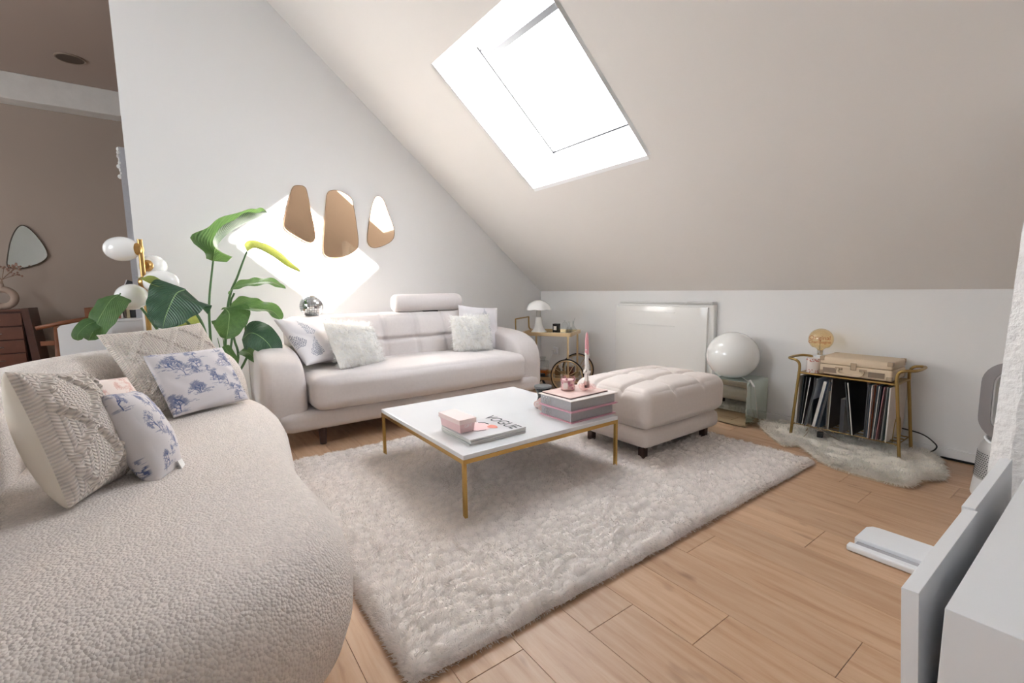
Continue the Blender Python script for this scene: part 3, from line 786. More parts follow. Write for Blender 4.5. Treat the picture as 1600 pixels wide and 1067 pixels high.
# ================================================================== OTTOMAN
ot = thing('ottoman', 'square pale upholstered ottoman with tufted top on dark wooden legs', 'ottoman', (-1.82, 2.41, 0))
obj('base', softbox((-1.82, 2.41, .145), (.54, .76, .115), .045, 20), OTTO, ot, smooth=True)
def ofn(P, q):
    if q[2] > 0:
        for l in (-.105, .105): P.z -= .020*math.exp(-((P.x-l)/.014)**2)*q[2]
        for l in (-.14, .14): P.z -= .020*math.exp(-((P.y-l)/.014)**2)*q[2]
        for a in (-.105, .105):
            for b in (-.14, .14): P.z -= .020*math.exp(-((P.x-a)**2+(P.y-b)**2)/.0012)
    P.x += .004*noise.noise((P.x*6, P.y*6, P.z*6)); return P
obj('cushion', softbox((-1.82, 2.41, .315), (.58, .80, .225), .06, 84, (.012, .012, .034), ofn), OTTO, ot, smooth=True)
for x in (-2.0, -1.60):
    for y in (2.07, 2.68): obj('leg', MB().box((x, y, .05), (.038, .038, .10)), DARKWOOD, ot, bevel=.002)
# folded throw drooping under the ottoman
tw = MB(); vs = []; fs = []
for i in range(21):
    for j in range(9):
        x = -2.02+.40*i/20; y = 2.24+.34*j/8
        vs.append((x, y, .055+.022*math.sin(i*.6)*math.sin(j*.5)+.008*noise.noise((x*20, y*20, 0))))
for i in range(20):
    for j in range(8): fs.append((i*9+j, (i+1)*9+j, (i+1)*9+j+1, i*9+j+1))
tw.add(vs, fs); tw.add([(a, b, c-.02) for a, b, c in vs], [f[::-1] for f in fs])
tag(obj('folded_throw', tw, mat('grey_throw', (196, 188, 182), .95, bump=('noise', 200, .4, .002)), smooth=True), 'crumpled grey throw tucked on the rug beneath the ottoman', 'blanket')

# ================================================================== THINGS ON THE COFFEE TABLE
MG = [mat('magazine_grey', (208, 210, 210), .3), mat('magazine_pale', (222, 222, 220), .3), mat('magazine_green', (196, 206, 200), .3)]
PAGE = mat('page_edge', (228, 226, 222), .8, bump=('noise', 500, .3, .0006))
mz = TZ
mlab = ['bottom magazine of the small stack on the marble table', 'middle magazine of the small stack on the marble table', 'top fashion magazine with pink cover portrait on marble table']
mx0, mx1, my0, my1 = -1.955, -1.685, .985, 1.30
for i in range(3):
    r_ = (-.02, .015, 0)[i]; h = .009
    t = thing('magazine', mlab[i], 'magazine', ((mx0+mx1)/2, (my0+my1)/2, mz), (0, 0, r_), 'magazines stacked on the coffee table')
    obj('pages', MB().box((0, 0, h/2), (.268, .308, h-.002)), PAGE, t, local=True)
    obj('cover', MB().box((0, 0, h-.0006), (.272, .312, .0012)), MG[i] if i < 2 else mat('magazine_cover', (226, 224, 226), .22), t, local=True)
    mz += h+.0006
M3 = basis((1, 0, 0), (0, 1, 0), ((mx0+mx1)/2, (my0+my1)/2, mz+.0002))
INK = mat('black_ink', (48, 52, 56), .5)
text('title', 'VOGUE', .078, INK, t, basis((1, 0, 0), (0, 1, 0), (-1.822, 1.25, mz+.0002)) @ Matrix.Diagonal((.96, 1.15, 1, 1)), .0002)
pk = mat('cover_pink', (240, 205, 205), .4); cor = mat('cover_coral', (238, 150, 132), .4)
pol = smooth_closed([(-1.90, 1.06, 0), (-1.84, 1.03, 0), (-1.78, 1.06, 0), (-1.76, 1.12, 0), (-1.79, 1.17, 0), (-1.85, 1.18, 0), (-1.90, 1.14, 0)], 5)
obj('cover_portrait', MB().prism([(p.x, p.y) for p in pol], .0004, Matrix.Translation((0, 0, mz))), pk, t)
pol = smooth_closed([(-1.80, 1.15, 0), (-1.77, 1.155, 0), (-1.755, 1.18, 0), (-1.79, 1.195, 0), (-1.815, 1.18, 0)], 4)
obj('cover_flower', MB().prism([(p.x, p.y) for p in pol], .0006, Matrix.Translation((0, 0, mz))), cor, t)
mb = MB()
obj('cover_drawing', MB().tube([(-1.88, 1.15, mz+.001), (-1.86, 1.175, mz+.001), (-1.83, 1.18, mz+.001)], .002, 5), INK, t); mb.tube([(-1.80, 1.05, mz+.001), (-1.77, 1.08, mz+.001), (-1.76, 1.12, mz+.001)], .0012, 5)
obj('cover_drawing', mb, INK, t)
# pink gift box (lid a little wider than the body)
gb = thing('gift_box', 'small pale pink lidded box on top of the magazines', 'box', (-1.875, 1.03, mz+.0012), (0, 0, .03))
obj('box_body', MB().add([(-.088, -.036, 0), (.088, -.036, 0), (.088, .036, 0), (-.088, .036, 0), (-.092, -.041, .045), (.092, -.041, .045), (.092, .041, .045), (-.092, .041, .045)], [(0, 3, 2, 1), (4, 5, 6, 7), (0, 1, 5, 4), (1, 2, 6, 5), (2, 3, 7, 6), (3, 0, 4, 7)]), mat('blush_card', (240, 205, 205), .5), gb, local=True)
obj('lid', MB().box((0, 0, .053), (.196, .092, .022)), mat('blush_card_light', (246, 224, 220), .5), gb, local=True, bevel=.001)
text('lettering', 'GIFT', .02, mat('white_print', (250, 244, 242), .5), gb, Matrix.Translation((.0985, 0, .032)) @ Matrix.Rotation(PI/2, 4, 'Z') @ Matrix.Rotation(PI/2, 4, 'X'), .0003, world=False)
# two big ring books, tray, candles
GP = mat('grey_page_block', (172, 170, 172), .7, bump=('noise', 300, .4, .001), var=(80, .06)); PKC = mat('pink_cover', (228, 172, 188), .5); CRM = mat('cream_cover', (232, 222, 216), .5)
bz = TZ; bl = ['lower thick grey-paged book with thin pink cover on marble table', 'upper thick grey-paged book lying on the pink-covered one']
for i in range(2):
    wx, wy, h = (.255, .33, .058) if i == 0 else (.26, .345, .060)
    t = thing('large_book', bl[i], 'book', (-1.775+.005*i, 1.725, bz), (0, 0, 0), 'large books stacked on the coffee table')
    obj('lower_cover', MB().box((0, 0, .002), (wx, wy, .004)), PKC, t, local=True)
    obj('page_block', MB().box((-.004, .0, h/2), (wx-.022, wy-.02, h-.009)), GP, t, local=True)
    obj('upper_cover', MB().box((0, 0, h-.0025), (wx, wy, .004)), PKC if i == 0 else CRM, t, local=True)
    for k in range(3): obj('ring', MB().tube([(-wx/2+.07+.02*k-.02, -wy/2-.002+.008*math.cos(a), h/2+.018*math.sin(a)) for a in np.linspace(0, 2*PI, 14)], .0018, 6), CHROME, t, local=True)
    bz += h+.001
tr = thing('thin_booklet', 'thin blush booklet with dark edge lying on the stacked books', 'booklet', (-1.785, 1.715, bz), (0, 0, .03))
obj('cover', MB().box((0, 0, .005), (.215, .285, .004)), mat('blush_cover', (232, 205, 196), .35, var=(30, .12)), tr, local=True, bevel=.001)
obj('dark_edge', MB().box((0, 0, .0015), (.218, .288, .003)), mat('dark_red_edge', (96, 60, 62), .5), tr, local=True)
bt = bz+.0072
CG = mat('cart_gold', (218, 194, 154), .3, 1)
cp = px(889, 618, 2, bt); cp = Vector((-1.825, 1.70, bt))
cn = thing('candle_jar', 'glass candle with pink heart pattern and white label on the booklet', 'candle', cp)
r1 = .040
obj('jar', MB().lathe([(r1-.002, 0), (r1, .004), (r1, .075), (r1-.004, .075), (r1-.004, .006)], 32, Matrix.Translation(cp)), PINKG, cn, smooth=True, autos=.6)
obj('wax', MB().lathe([(r1-.006, .005), (r1-.006, .058)], 24, Matrix.Translation(cp)), mat('pale_wax', (248, 238, 238), .5), cn, smooth=True, autos=.6)
mb = MB(); rr2 = random.Random(3)
for i in range(24):
    a = rr2.uniform(0, 2*PI); z = rr2.uniform(.010, .066)
    if abs((a-5.2+PI) % (2*PI)-PI) < .38 and z < .055: continue
    s_ = rr2.uniform(.004, .008)
    M_ = Matrix.Translation(cp) @ Matrix.Rotation(a, 4, 'Z') @ Matrix.Translation((r1+.0004, 0, z)) @ Matrix.Rotation(PI/2, 4, 'Y')
    mb.lathe([(s_, -.0003), (s_, .0006)], 6, M_)
obj('heart_print', mb, mat('rose_print', (196, 130, 148), .4), cn)
M_ = Matrix.Translation(cp) @ Matrix.Rotation(5.2, 4, 'Z')
mb = MB()
vs = []; 
for k in range(7):
    a = -.32+.64*k/6
    for z in (.012, .046): vs.append(((r1+.0012)*math.cos(a), (r1+.0012)*math.sin(a), z))
mb.add(vs, [(2*k, 2*k+2, 2*k+3, 2*k+1) for k in range(6)], M_); obj('label', mb, mat('paper_label', (240, 232, 226), .6), cn)
# taper candle in glass knot holder
tp = Vector((-1.755, 1.775, bt))
tc_ = thing('taper_candle', 'tall twisted pink-tipped taper candle with wax drips on the booklet', 'candle', tp+Vector((0, 0, .028)))
mb = MB(); pts = []; 
H_ = .315
mb.lathe([(.0105, .0), (.0105, .17)], 16, Matrix.Translation(tp+Vector((0, 0, .028)))); obj('white_wax', mb, mat('white_wax', (246, 241, 236), .45), tc_, smooth=True, autos=.6)
obj('pink_wax', MB().lathe([(.0106, .17), (.0098, .24), (.007, .275), (.003, .288), (.0005, .29)], 16, Matrix.Translation(tp+Vector((0, 0, .028)))), mat('pink_wax', (240, 172, 180), .45), tc_, smooth=True, autos=.6)
mb = MB(); r3 = random.Random(6)
for i in range(26):
    a = r3.uniform(0, 2*PI); z0_ = r3.uniform(.03, .20); l_ = r3.uniform(.015, .05)
    mb.sphere(tp+Vector((.010*math.cos(a), .010*math.sin(a), .028+z0_)), .0045, 8, 6, (1, 1, l_/.006*.35))
for i in range(9):
    a = i*.7; mb.sphere(tp+Vector((.014*math.cos(a), .014*math.sin(a), .10+.004*math.sin(i*3))), .007, 8, 6)
obj('wax_drips', mb, MATS['white_wax'], tc_, smooth=True)
kn = thing('glass_candle_holder', 'small blush glass knot holder under the taper candle', 'candle holder', tp)
mb = MB()
kp = []
for i in range(64):
    a = 2*PI*i/64; kp.append((.019*(math.sin(a)+1.3*math.sin(2*a)), .019*(math.cos(a)-1.3*math.cos(2*a)), .022+.009*math.sin(3*a)))
mb.tube([Vector(p)+tp for p in kp], .0105, 10, closed=True); obj('knot', mb, PINKG, kn, smooth=True)
obj('socket', MB().lathe([(.017, .014), (.018, .05), (.013, .05), (.012, .028), (.001, .028)], 20, Matrix.Translation(tp)), PINKG, kn, smooth=True, autos=.6)
# hourglass smoked glass vase
hp = Vector((-1.985, 1.655, TZ))
hg = thing('hourglass_vase', 'smoked glass hourglass-shaped jar with flat lid beside the books', 'jar', hp)
obj('body', MB().lathe([(.002, .002), (.044, .002), (.049, .012), (.044, .030), (.032, .052), (.030, .068), (.036, .092), (.047, .115), (.047, .118), (.043, .118), (.027, .068), (.040, .018), (.002, .010)], 36, Matrix.Translation(hp), cap=False), SMOKEG, hg, smooth=True)
obj('sand', MB().lathe([(.001, .012), (.036, .012), (.036, .022), (.027, .05), (.024, .068), (.030, .088), (.001, .09)], 28, Matrix.Translation(hp), cap=False), mat('dark_filling', (98, 82, 82), .8), hg, smooth=True)
obj('lid', MB().lathe([(.050, .119), (.052, .122), (.052, .128), (.048, .131)], 36, Matrix.Translation(hp)), mat('dark_grey_lid', (92, 92, 94), .25), hg, smooth=True, autos=.5)
# pink round card tag
ct = Vector((-1.93, 1.60, TZ))
pt_ = thing('round_pink_tag', 'pale pink round card leaning on the books beside smoked jar', 'tag', ct)
Mt = basis((.58, .81, 0), (0, .05, 1), (-1.915, 1.555, TZ+.052))
obj('disc', MB().lathe([(.040, -.001), (.040, .001)], 30, Mt @ Matrix.Translation((.035, 0, 0))), mat('blush_tag', (238, 206, 198), .6), pt_)
obj('small_disc', MB().lathe([(.020, -.002), (.020, .002)], 24, Mt), mat('light_blush_tag', (244, 222, 214), .6), pt_)
obj('printed_ring', MB().tube([Mt @ Vector((.011*math.cos(a), .011*math.sin(a), .0022)) for a in np.linspace(0, 2*PI, 16)[:-1]], .0012, 5, closed=True), mat('white_ink', (250, 248, 246), .5), pt_)

# ================================================================== COPPER WALL MIRRORS
COPPER = mat('copper_mirror', (255, 224, 190), .03, 1)
cm = [([(458, 292), (468, 289.5), (477, 293), (481, 305), (487, 335), (492, 360), (492, 374), (486, 379), (476, 377), (458, 367), (445, 357), (444, 345), (448, 325), (453, 305)], 'leftmost copper-tinted trapezoid wall mirror above the sofa'),
      ([(512, 301), (522, 297), (535, 300), (549, 310), (553, 325), (557, 350), (560, 378), (556, 391), (540, 400), (522, 403), (509, 400), (505, 388), (507, 350), (509, 318)], 'largest copper-tinted wall mirror, middle of the three'),
      ([(587, 308), (594, 307), (600, 314), (607, 333), (615, 355), (616, 368), (611, 377), (598, 384), (584, 387), (576, 382), (574, 370), (577, 345), (581, 322)], 'rightmost and smallest of the three copper-tinted wall mirrors')]
for pts, lb in cm:
    W3 = [px(a, b, 0, LX+.012) for a, b in pts]; c = sum(W3, Vector())/len(W3)
    t = thing('wall_mirror', lb, 'mirror', (LX+.001, c.y, c.z), group='copper mirrors above the sofa')
    sp = smooth_closed([(0, p.y-c.y, p.z-c.z) for p in W3], 5)
    Mx = Matrix(((0, 0, 1, 0), (1, 0, 0, 0), (0, 1, 0, 0), (0, 0, 0, 1)))
    obj('mirror_glass', MB().prism([(p.y, p.z) for p in sp], .010, Mx), COPPER, t, local=True)
    obj('bevelled_rim', MB().tube([(.010, p.y, p.z) for p in sp], .0022, 6, closed=True), mat('copper_rim', (150, 120, 98), .3, 1), t, local=True, smooth=True)

# disco ball on the sofa back
dbc = px(487, 478, 0, -3.82); dr = .088
db = thing('mirror_ball', 'small silver mirror ball on the sofa back against sunlit wall', 'mirror ball', dbc-Vector((0, 0, dr)))
mb = MB(); nv = 16
for i in range(nv):
    a0, a1 = PI*i/nv, PI*(i+1)/nv; nu = max(4, int(2*PI*math.sin((a0+a1)/2)*nv/PI))
    for k in range(nu):
        b0, b1 = 2*PI*k/nu, 2*PI*(k+1)/nu; g_ = .012
        q = [(math.sin(a)*math.cos(b)*dr, math.sin(a)*math.sin(b)*dr, math.cos(a)*dr) for a, b in ((a0+g_, b0+g_), (a1-g_, b0+g_), (a1-g_, b1-g_), (a0+g_, b1-g_))]
        mb.add([Vector(p)+dbc for p in q], [(0, 1, 2, 3)])
obj('mirror_tiles', mb, mat('mirror_tile', (225, 228, 230), .04, 1), db)
obj('ball_core', MB().sphere(dbc, dr*.975, 24, 16), mat('core_grey', (150, 150, 150), .5), db, smooth=True)

# ================================================================== FLOOR LAMP with opal globes
lx_ = -3.62
fb = px(229, 540, 0, lx_); ft = px(218, 374, 0, lx_)
lp = thing('floor_lamp', 'brass floor lamp with several oval opal glass globes behind cream sofa', 'lamp', (lx_, ft.y, 0))
obj('base', MB().lathe([(.13, 0), (.13, .015), (.02, .022)], 36, Matrix.Translation((lx_, ft.y, 0))), BRASS, lp, smooth=True, autos=.5)
obj('pole', MB().rod((lx_, ft.y, .02), (lx_, ft.y, ft.z), .0135, 16), mat('lamp_brass', (190, 152, 96), .3, 1), lp, smooth=True, autos=.8)
LB = MATS['lamp_brass']
for (u, v, xx, rw) in ((190, 389, -3.66, .092), (240, 416, -3.74, .088), (252, 441, -3.60, .095), (206, 464, -3.50, .095)):
    gc = px(u, v, 0, xx); pc = Vector((lx_, ft.y, gc.z)); dv = (gc-pc); L_ = dv.length
    if (u, v) == (240, 417): pass
    d_ = dv.normalized(); Ml = basis(d_.cross(Vector((0, 0, 1))), Vector((0, 0, 1)), gc)
    q = Vector((0, 0, 1)).rotation_difference(d_).to_matrix().to_4x4()
    s_ = gc-d_*rw*.93
    gsh = obj('globe_shade', MB().sphere((0, 0, 0), rw, 32, 20, (.80, .80, 1), M=Matrix.Translation(gc) @ q), OPAL, lp, smooth=True)
    obj('globe_cap', MB().lathe([(.010, -.026), (.026, -.022), (.036, -.008), (.037, .004)], 24, Matrix.Translation(s_) @ q), LB, lp, smooth=True, autos=.6)
    obj('arm', MB().rod(pc, s_, .008, 10), LB, lp, smooth=True)

# ================================================================== BIRD OF PARADISE PLANT
pc0 = Vector((-3.74, .18, 0))
pl = thing('bird_of_paradise_plant', 'tall bird of paradise plant with broad green leaves behind the sofas', 'plant', pc0)
obj('pot', MB().lathe([(.11, 0), (.125, .02), (.15, .27), (.15, .30), (.138, .30), (.13, .26)], 36, Matrix.Translation(pc0)), mat('white_ceramic', (228, 226, 222), .4), pl, smooth=True, autos=.6)
obj('soil', MB().lathe([(.132, .255), (.132, .262)], 30, Matrix.Translation(pc0)), mat('soil', (60, 46, 36), .95), pl)
def leaf_mat(name, c1, c2, tr=.35, vein=(150, 185, 130)):
    m = bpy.data.materials.new(name); m.use_nodes = True; nt = m.node_tree; N = nt.nodes; L = nt.links; p = N['Principled BSDF']
    uv = N.new('ShaderNodeUVMap'); sp = N.new('ShaderNodeSeparateXYZ'); L.new(uv.outputs[0], sp.inputs[0])
    ab = N.new('ShaderNodeMath'); ab.operation = 'ABSOLUTE'; L.new(sp.outputs[0], ab.inputs[0])
    k1 = N.new('ShaderNodeMath'); k1.operation = 'MULTIPLY_ADD'; k1.inputs[1].default_value = -.35; L.new(ab.outputs[0], k1.inputs[0]); L.new(sp.outputs[1], k1.inputs[2])
    mu = N.new('ShaderNodeMath'); mu.operation = 'MULTIPLY'; mu.inputs[1].default_value = 150; L.new(k1.outputs[0], mu.inputs[0])
    si = N.new('ShaderNodeMath'); si.operation = 'SINE'; L.new(mu.outputs[0], si.inputs[0])
    nz = N.new('ShaderNodeTexNoise'); nz.inputs['Scale'].default_value = 9
    r = N.new('ShaderNodeMix'); r.data_type = 'RGBA'; r.inputs[6].default_value = lin(c1); r.inputs[7].default_value = lin(c2); L.new(nz.outputs['Fac'], r.inputs[0])
    mv = N.new('ShaderNodeMapRange'); mv.inputs[1].default_value = .03; mv.inputs[2].default_value = .0; L.new(ab.outputs[0], mv.inputs[0])
    r2 = N.new('ShaderNodeMix'); r2.data_type = 'RGBA'; L.new(mv.outputs[0], r2.inputs[0]); L.new(r.outputs[2], r2.inputs[6]); r2.inputs[7].default_value = lin(vein)
    L.new(r2.outputs[2], p.inputs['Base Color']); p.inputs['Roughness'].default_value = .38
    b = N.new('ShaderNodeBump'); b.inputs['Strength'].default_value = .5; b.inputs['Distance'].default_value = .003; L.new(si.outputs[0], b.inputs['Height']); L.new(b.outputs[0], p.inputs['Normal'])
    tb_ = N.new('ShaderNodeBsdfTranslucent'); L.new(r2.outputs[2], tb_.inputs[0]); L.new(b.outputs[0], tb_.inputs[1])
    hs = N.new('ShaderNodeHueSaturation'); hs.inputs['Hue'].default_value = .47; hs.inputs['Saturation'].default_value = 1.05; hs.inputs['Value'].default_value = 1.8; L.new(r2.outputs[2], hs.inputs['Color']); L.new(hs.outputs[0], tb_.inputs[0])
    mx = N.new('ShaderNodeMixShader'); mx.inputs[0].default_value = tr; o = N['Material Output']
    L.new(p.outputs[0], mx.inputs[1]); L.new(tb_.outputs[0], mx.inputs[2]); L.new(mx.outputs[0], o.inputs[0]); return m
LF = leaf_mat('leaf_green', (62, 100, 58), (92, 130, 76)); LFY = leaf_mat('leaf_yellow_green', (120, 140, 76), (150, 168, 96), .45, (220, 230, 140)); LFD = leaf_mat('leaf_deep', (44, 76, 60), (66, 98, 74), .15)
def leaf(spine, W0, nh, m, fold=.25, skew=0, wav=.0, shape=(.6, .45), L1=1.0, R1=1.0, curlL=0, curlR=0, splits=()):
    """spine: 3D points; nh: approx leaf normal; width W0 half"""
    sp = smooth_open(spine, 8); n = len(sp); A = 7; vs = []; uv = []; nh = Vector(nh).normalized()
    for i, p in enumerate(sp):
        t = i/(n-1); T = (sp[min(i+1, n-1)]-sp[max(i-1, 0)]).normalized(); sd = T.cross(nh).normalized(); nn = sd.cross(T).normalized()
        pr = (math.sin(PI*min(1, t**shape[0]))**shape[1]) if 0 < t < 1 else 0
        wdt = W0*pr+.001
        for j in range(-A, A+1):
            s = j/A; k = (L1 if s < 0 else R1); cu = (curlL if s < 0 else curlR)
            wv = wav*math.sin(t*24+s*3)*abs(s)**2*W0
            for (ts, sd_) in splits:
                if sd_*s > .3 and abs(t-ts) < .03: k *= .82
            th = cu*abs(s)*1.0
            lat = (math.sin(th)/th if abs(th) > 1e-3 else 1)*abs(s)*wdt*k*(1 if s > 0 else -1)
            up = ((1-math.cos(th))/th if abs(th) > 1e-3 else 0)*abs(s)*wdt*k
            q = p+sd*lat+nn*(abs(s)*fold*wdt*k+up+wv)+T*(skew*abs(s)*wdt)
            vs.append(q); uv.append((s, t))
    Wd = 2*A+1; F = [(i*Wd+j, i*Wd+j+1, (i+1)*Wd+j+1, (i+1)*Wd+j) for i in range(n-1) for j in range(Wd-1)]
    npobj('leaf', [tuple(v) for v in vs], F, m, pl, uv=uv, local=False)
def P3(*a): return [px(u, v, 0, x) for u, v, x in a]
toward = Vector((.85, -.3, .35))
bp = lambda dx, dy: pc0+Vector((dx, dy, .26))
def stem(pts, r0=.010, r1=.006):
    q = smooth_open(pts, 6); n = len(q); obj('stem', MB().tube(q, [r0+(r1-r0)*i/(n-1) for i in range(n)], 8), mat('stem_green', (86, 124, 78), .5), pl, smooth=True)
# tall leaf 1 (arching to the right, rolled)
stem([bp(-.02, -.02)]+P3((329, 530, -3.82), (327, 470, -3.84), (333, 408, -3.84)))
leaf(P3((333, 408, -3.84), (337, 388, -3.83), (353, 368, -3.80), (380, 350, -3.76), (404, 340, -3.72), (418, 332, -3.70)), .12, (.35, .35, .9), LF, fold=.5, L1=1.1, R1=.8, wav=.05, curlL=.3, curlR=.5, shape=(.55, .4))
# tall leaf 2 (yellow, sunlit)
stem([bp(.0, .02)]+P3((356, 480, -3.80), (372, 430, -3.80), (386, 393, -3.80)))
leaf(P3((386, 393, -3.80), (400, 388, -3.76), (425, 400, -3.70), (448, 416, -3.66), (470, 426, -3.64)), .05, (.1, .5, .9), LFY, fold=1.2, L1=1.0, R1=.8)
# mid leaf 3 to the right
stem([bp(.02, .02)]+P3((365, 505, -3.76), (360, 475, -3.76), (366, 458, -3.76)), .008)
leaf(P3((360, 455, -3.76), (375, 446, -3.72), (398, 442, -3.66), (425, 441, -3.6), (446, 451, -3.56)), .085, (.2, -.2, .95), LF, fold=.3, wav=.06, L1=.9, R1=1.2, curlR=-.7, shape=(.42, .6))
# leaf 4
leaf(P3((356, 482, -3.74), (372, 478, -3.68), (398, 482, -3.60), (425, 486, -3.55), (440, 500, -3.52)), .09, (.35, -.2, .9), LF, fold=.35, wav=.06, L1=1.0, R1=1.1, shape=(.5, .5))
# leaf 5 front hanging (variegated by sun)
leaf(P3((352, 482, -3.60), (358, 490, -3.55), (357, 508, -3.50), (354, 530, -3.47)), .12, (.9, -.3, .4), LF, fold=-.3, wav=.05, shape=(.45, .45))
stem([bp(.03, .0)]+P3((385, 560, -3.62), (384, 520, -3.62), (382, 492, -3.62)), .009)
# leaf 6 round at right
stem([bp(.05, .05)]+P3((372, 560, -3.60), (366, 530, -3.6), (362, 500, -3.6)), .009)
leaf(P3((378, 530, -3.60), (392, 520, -3.52), (410, 528, -3.46), (424, 545, -3.43), (422, 566, -3.42)), .105, (.7, -.35, .6), LFD, fold=-.12, wav=.03, shape=(.45, .42))
leaf(P3((376, 548, -3.62), (390, 552, -3.56), (402, 566, -3.52)), .045, (.4, -.3, .8), LF, fold=.2)
leaf(P3((350, 540, -3.55), (358, 552, -3.52), (372, 566, -3.50)), .03, (.4, -.3, .8), LF, fold=.2)
# big front dark leaf (left of stems)
stem([bp(-.03, -.04)]+P3((322, 525, -3.50), (300, 480, -3.42), (285, 462, -3.35)), .010)
stem([bp(-.04, -.04)]+P3((300, 515, -3.50), (278, 500, -3.42), (262, 490, -3.30)), .010)
leaf(P3((290, 452, -3.32), (276, 458, -3.28), (266, 476, -3.24), (258, 496, -3.20), (254, 514, -3.18)), .185, (.85, -.45, .25), LFD, fold=-.18, wav=.04, shape=(.38, .5), L1=1.05, R1=.9)
# bright leaf above behind it
leaf(P3((219, 435, -3.45), (232, 442, -3.42), (250, 450, -3.40), (273, 455, -3.40)), .055, (.3, .2, .9), LFY, fold=.5)
leaf(P3((280, 490, -3.60), (288, 500, -3.58), (300, 512, -3.58), (312, 520, -3.60)), .08, (.8, -.3, .4), LFY, fold=.2)
# far-left leaf
leaf(P3((185, 460, -3.42), (172, 470, -3.38), (158, 492, -3.34), (148, 512, -3.32), (138, 532, -3.30)), .085, (.8, -.5, .35), LF, fold=-.25, wav=.04, shape=(.5, .35), splits=((.7, 1),))
leaf(P3((150, 502, -3.34), (136, 508, -3.32), (122, 522, -3.31), (122, 532, -3.31)), .05, (.8, -.5, .35), LF, fold=-.1, shape=(.5, .4))
stem([bp(-.05, -.06)]+P3((250, 520, -3.55), (215, 475, -3.48), (187, 459, -3.42)), .008)
for u, v, h_ in ((346, 560, 520), (352, 570, 500)):
    stem([bp(.02, 0), px(u, v, 0, -3.7), px(u-6, h_+8, 0, -3.7)], .007, .002)

# ================================================================== RADIATOR, SOCKET
ra = thing('wall_radiator', 'white glossy panel radiator on the knee wall behind the ottoman', 'radiator', (-2.47, KY, .12))
RW = mat('radiator_white', (242, 241, 238), .18)
obj('body', MB().b2((-2.96, 3.42, .13), (-1.985, KY, .85)), RW, ra, bevel=.012)
vs = []; fs = []; nx, nz = 24, 12
for i in range(nx+1):
    for j in range(nz+1):
        u = i/nx; v = j/nz; x = -2.97+.94*u; z = .14+.685*v
        y = 3.405-.035*math.sin(PI*min(1, u*1.0))**.5-.012*math.sin(PI*v)**.5
        vs.append((x, y, z))
for i in range(nx):
    for j in range(nz): fs.append((i*(nz+1)+j, (i+1)*(nz+1)+j, (i+1)*(nz+1)+j+1, i*(nz+1)+j+1))
b0 = len(vs); vs2 = [(a, 3.43, c) for a, b, c in vs]
mb = MB(); mb.add(vs, fs); mb.add(vs2, [f[::-1] for f in fs])
rim = [i*(nz+1) for i in range(nx+1)]+[nx*(nz+1)+j for j in range(1, nz+1)]+[i*(nz+1)+nz for i in range(nx-1, -1, -1)]+[j for j in range(nz-1, 0, -1)]
for a, b in zip(rim, rim[1:]+rim[:1]): mb.f.append((b, a, a+b0, b+b0))
obj('front_panel', mb, RW, ra, smooth=True, autos=.8)
mb = MB()
for z in (.775, .655, .66): mb.b2((-2.78, 3.352, z), (-2.3, 3.358, z+.003))
obj('embossed_line', mb, RW, ra)
obj('top_grille', MB().b2((-2.93, 3.40, .852), (-2.0, 3.44, .860)), RW, ra, bevel=.003)
obj('control_panel', MB().b2((-2.22, 3.40, .85), (-1.99, 3.46, .868)), mat('control_grey', (214, 214, 212), .4), ra, bevel=.004)
mb = MB()
for z in (.612, .632): mb.lathe([(.005, 0), (.005, .004)], 10, Matrix.Translation((-2.055, 3.394, z)) @ Matrix.Rotation(PI/2, 4, 'X'))
obj('indicator_light', mb, mat('dark_dot', (60, 60, 58), .5), ra)
skt = px(868, 548, 1, KY-.01)
sk = thing('wall_socket', 'white wall socket with plug behind the gold bar cart', 'socket', (skt.x, KY, skt.z))
obj('socket_plate', MB().box((skt.x, KY-.006, skt.z), (.085, .012, .085)), WHITEP, sk, bevel=.004)
obj('plug', MB().box((skt.x-.005, KY-.03, skt.z), (.035, .04, .035)), mat('plug_grey', (226, 226, 224), .4), sk, bevel=.006)
obj('plug_cable', MB().tube(smooth_open([(skt.x-.005, KY-.05, skt.z), (skt.x-.03, KY-.06, skt.z-.08), (skt.x-.09, KY-.05, skt.z-.2), (skt.x-.14, KY-.04, .02)], 6), .004, 6), WHITEP, sk, smooth=True)

# ================================================================== BAR CART
ca = Vector((-.848, -.53, 0)); cb = Vector((-.53, .848, 0)); FRc = Vector((-3.12, 2.945, 0)); CW, CDp, CZ = .50, .38, .575
crt = thing('bar_cart', 'gold bar cart with two large spoked wheels in the corner', 'cart', FRc+ca*CW/2+cb*CDp/2, (0, 0, math.atan2(.53, .848)))
# local frame: x = -ca (to the right), y = cb-ish (into the corner)
hw_, hd = CW/2, CDp/2
for nm, z, h in (('top_tray', CZ, .035), ('lower_shelf', .14, .03)):
    t_ = MB(); t_.b2((-hw_, -hd, z-h), (hw_, -hd+.012, z)); t_.b2((-hw_, hd-.012, z-h), (hw_, hd, z)); t_.b2((-hw_, -hd, z-h), (-hw_+.012, hd, z)); t_.b2((hw_-.012, -hd, z-h), (hw_, hd, z))
    o = obj(nm, t_, CG, crt, local=True)
    obj('glass_panel' if z > .3 else 'shelf_panel', MB().b2((-hw_+.01, -hd+.01, z-.022), (hw_-.01, hd-.01, z-.017)), mat('gold_mirror_glass', (214, 196, 160), .1, .6), o, local=True)
for x in (-hw_+.03, hw_-.03):
    for y in (-hd+.006, hd-.006):
        lo = .14 if x > 0 else .02
        obj('leg', MB().box((x, y, (lo-.03+CZ-.02)/2), (.017, .017, CZ-.02-lo+.03)), CG, crt, local=True, bevel=.002)
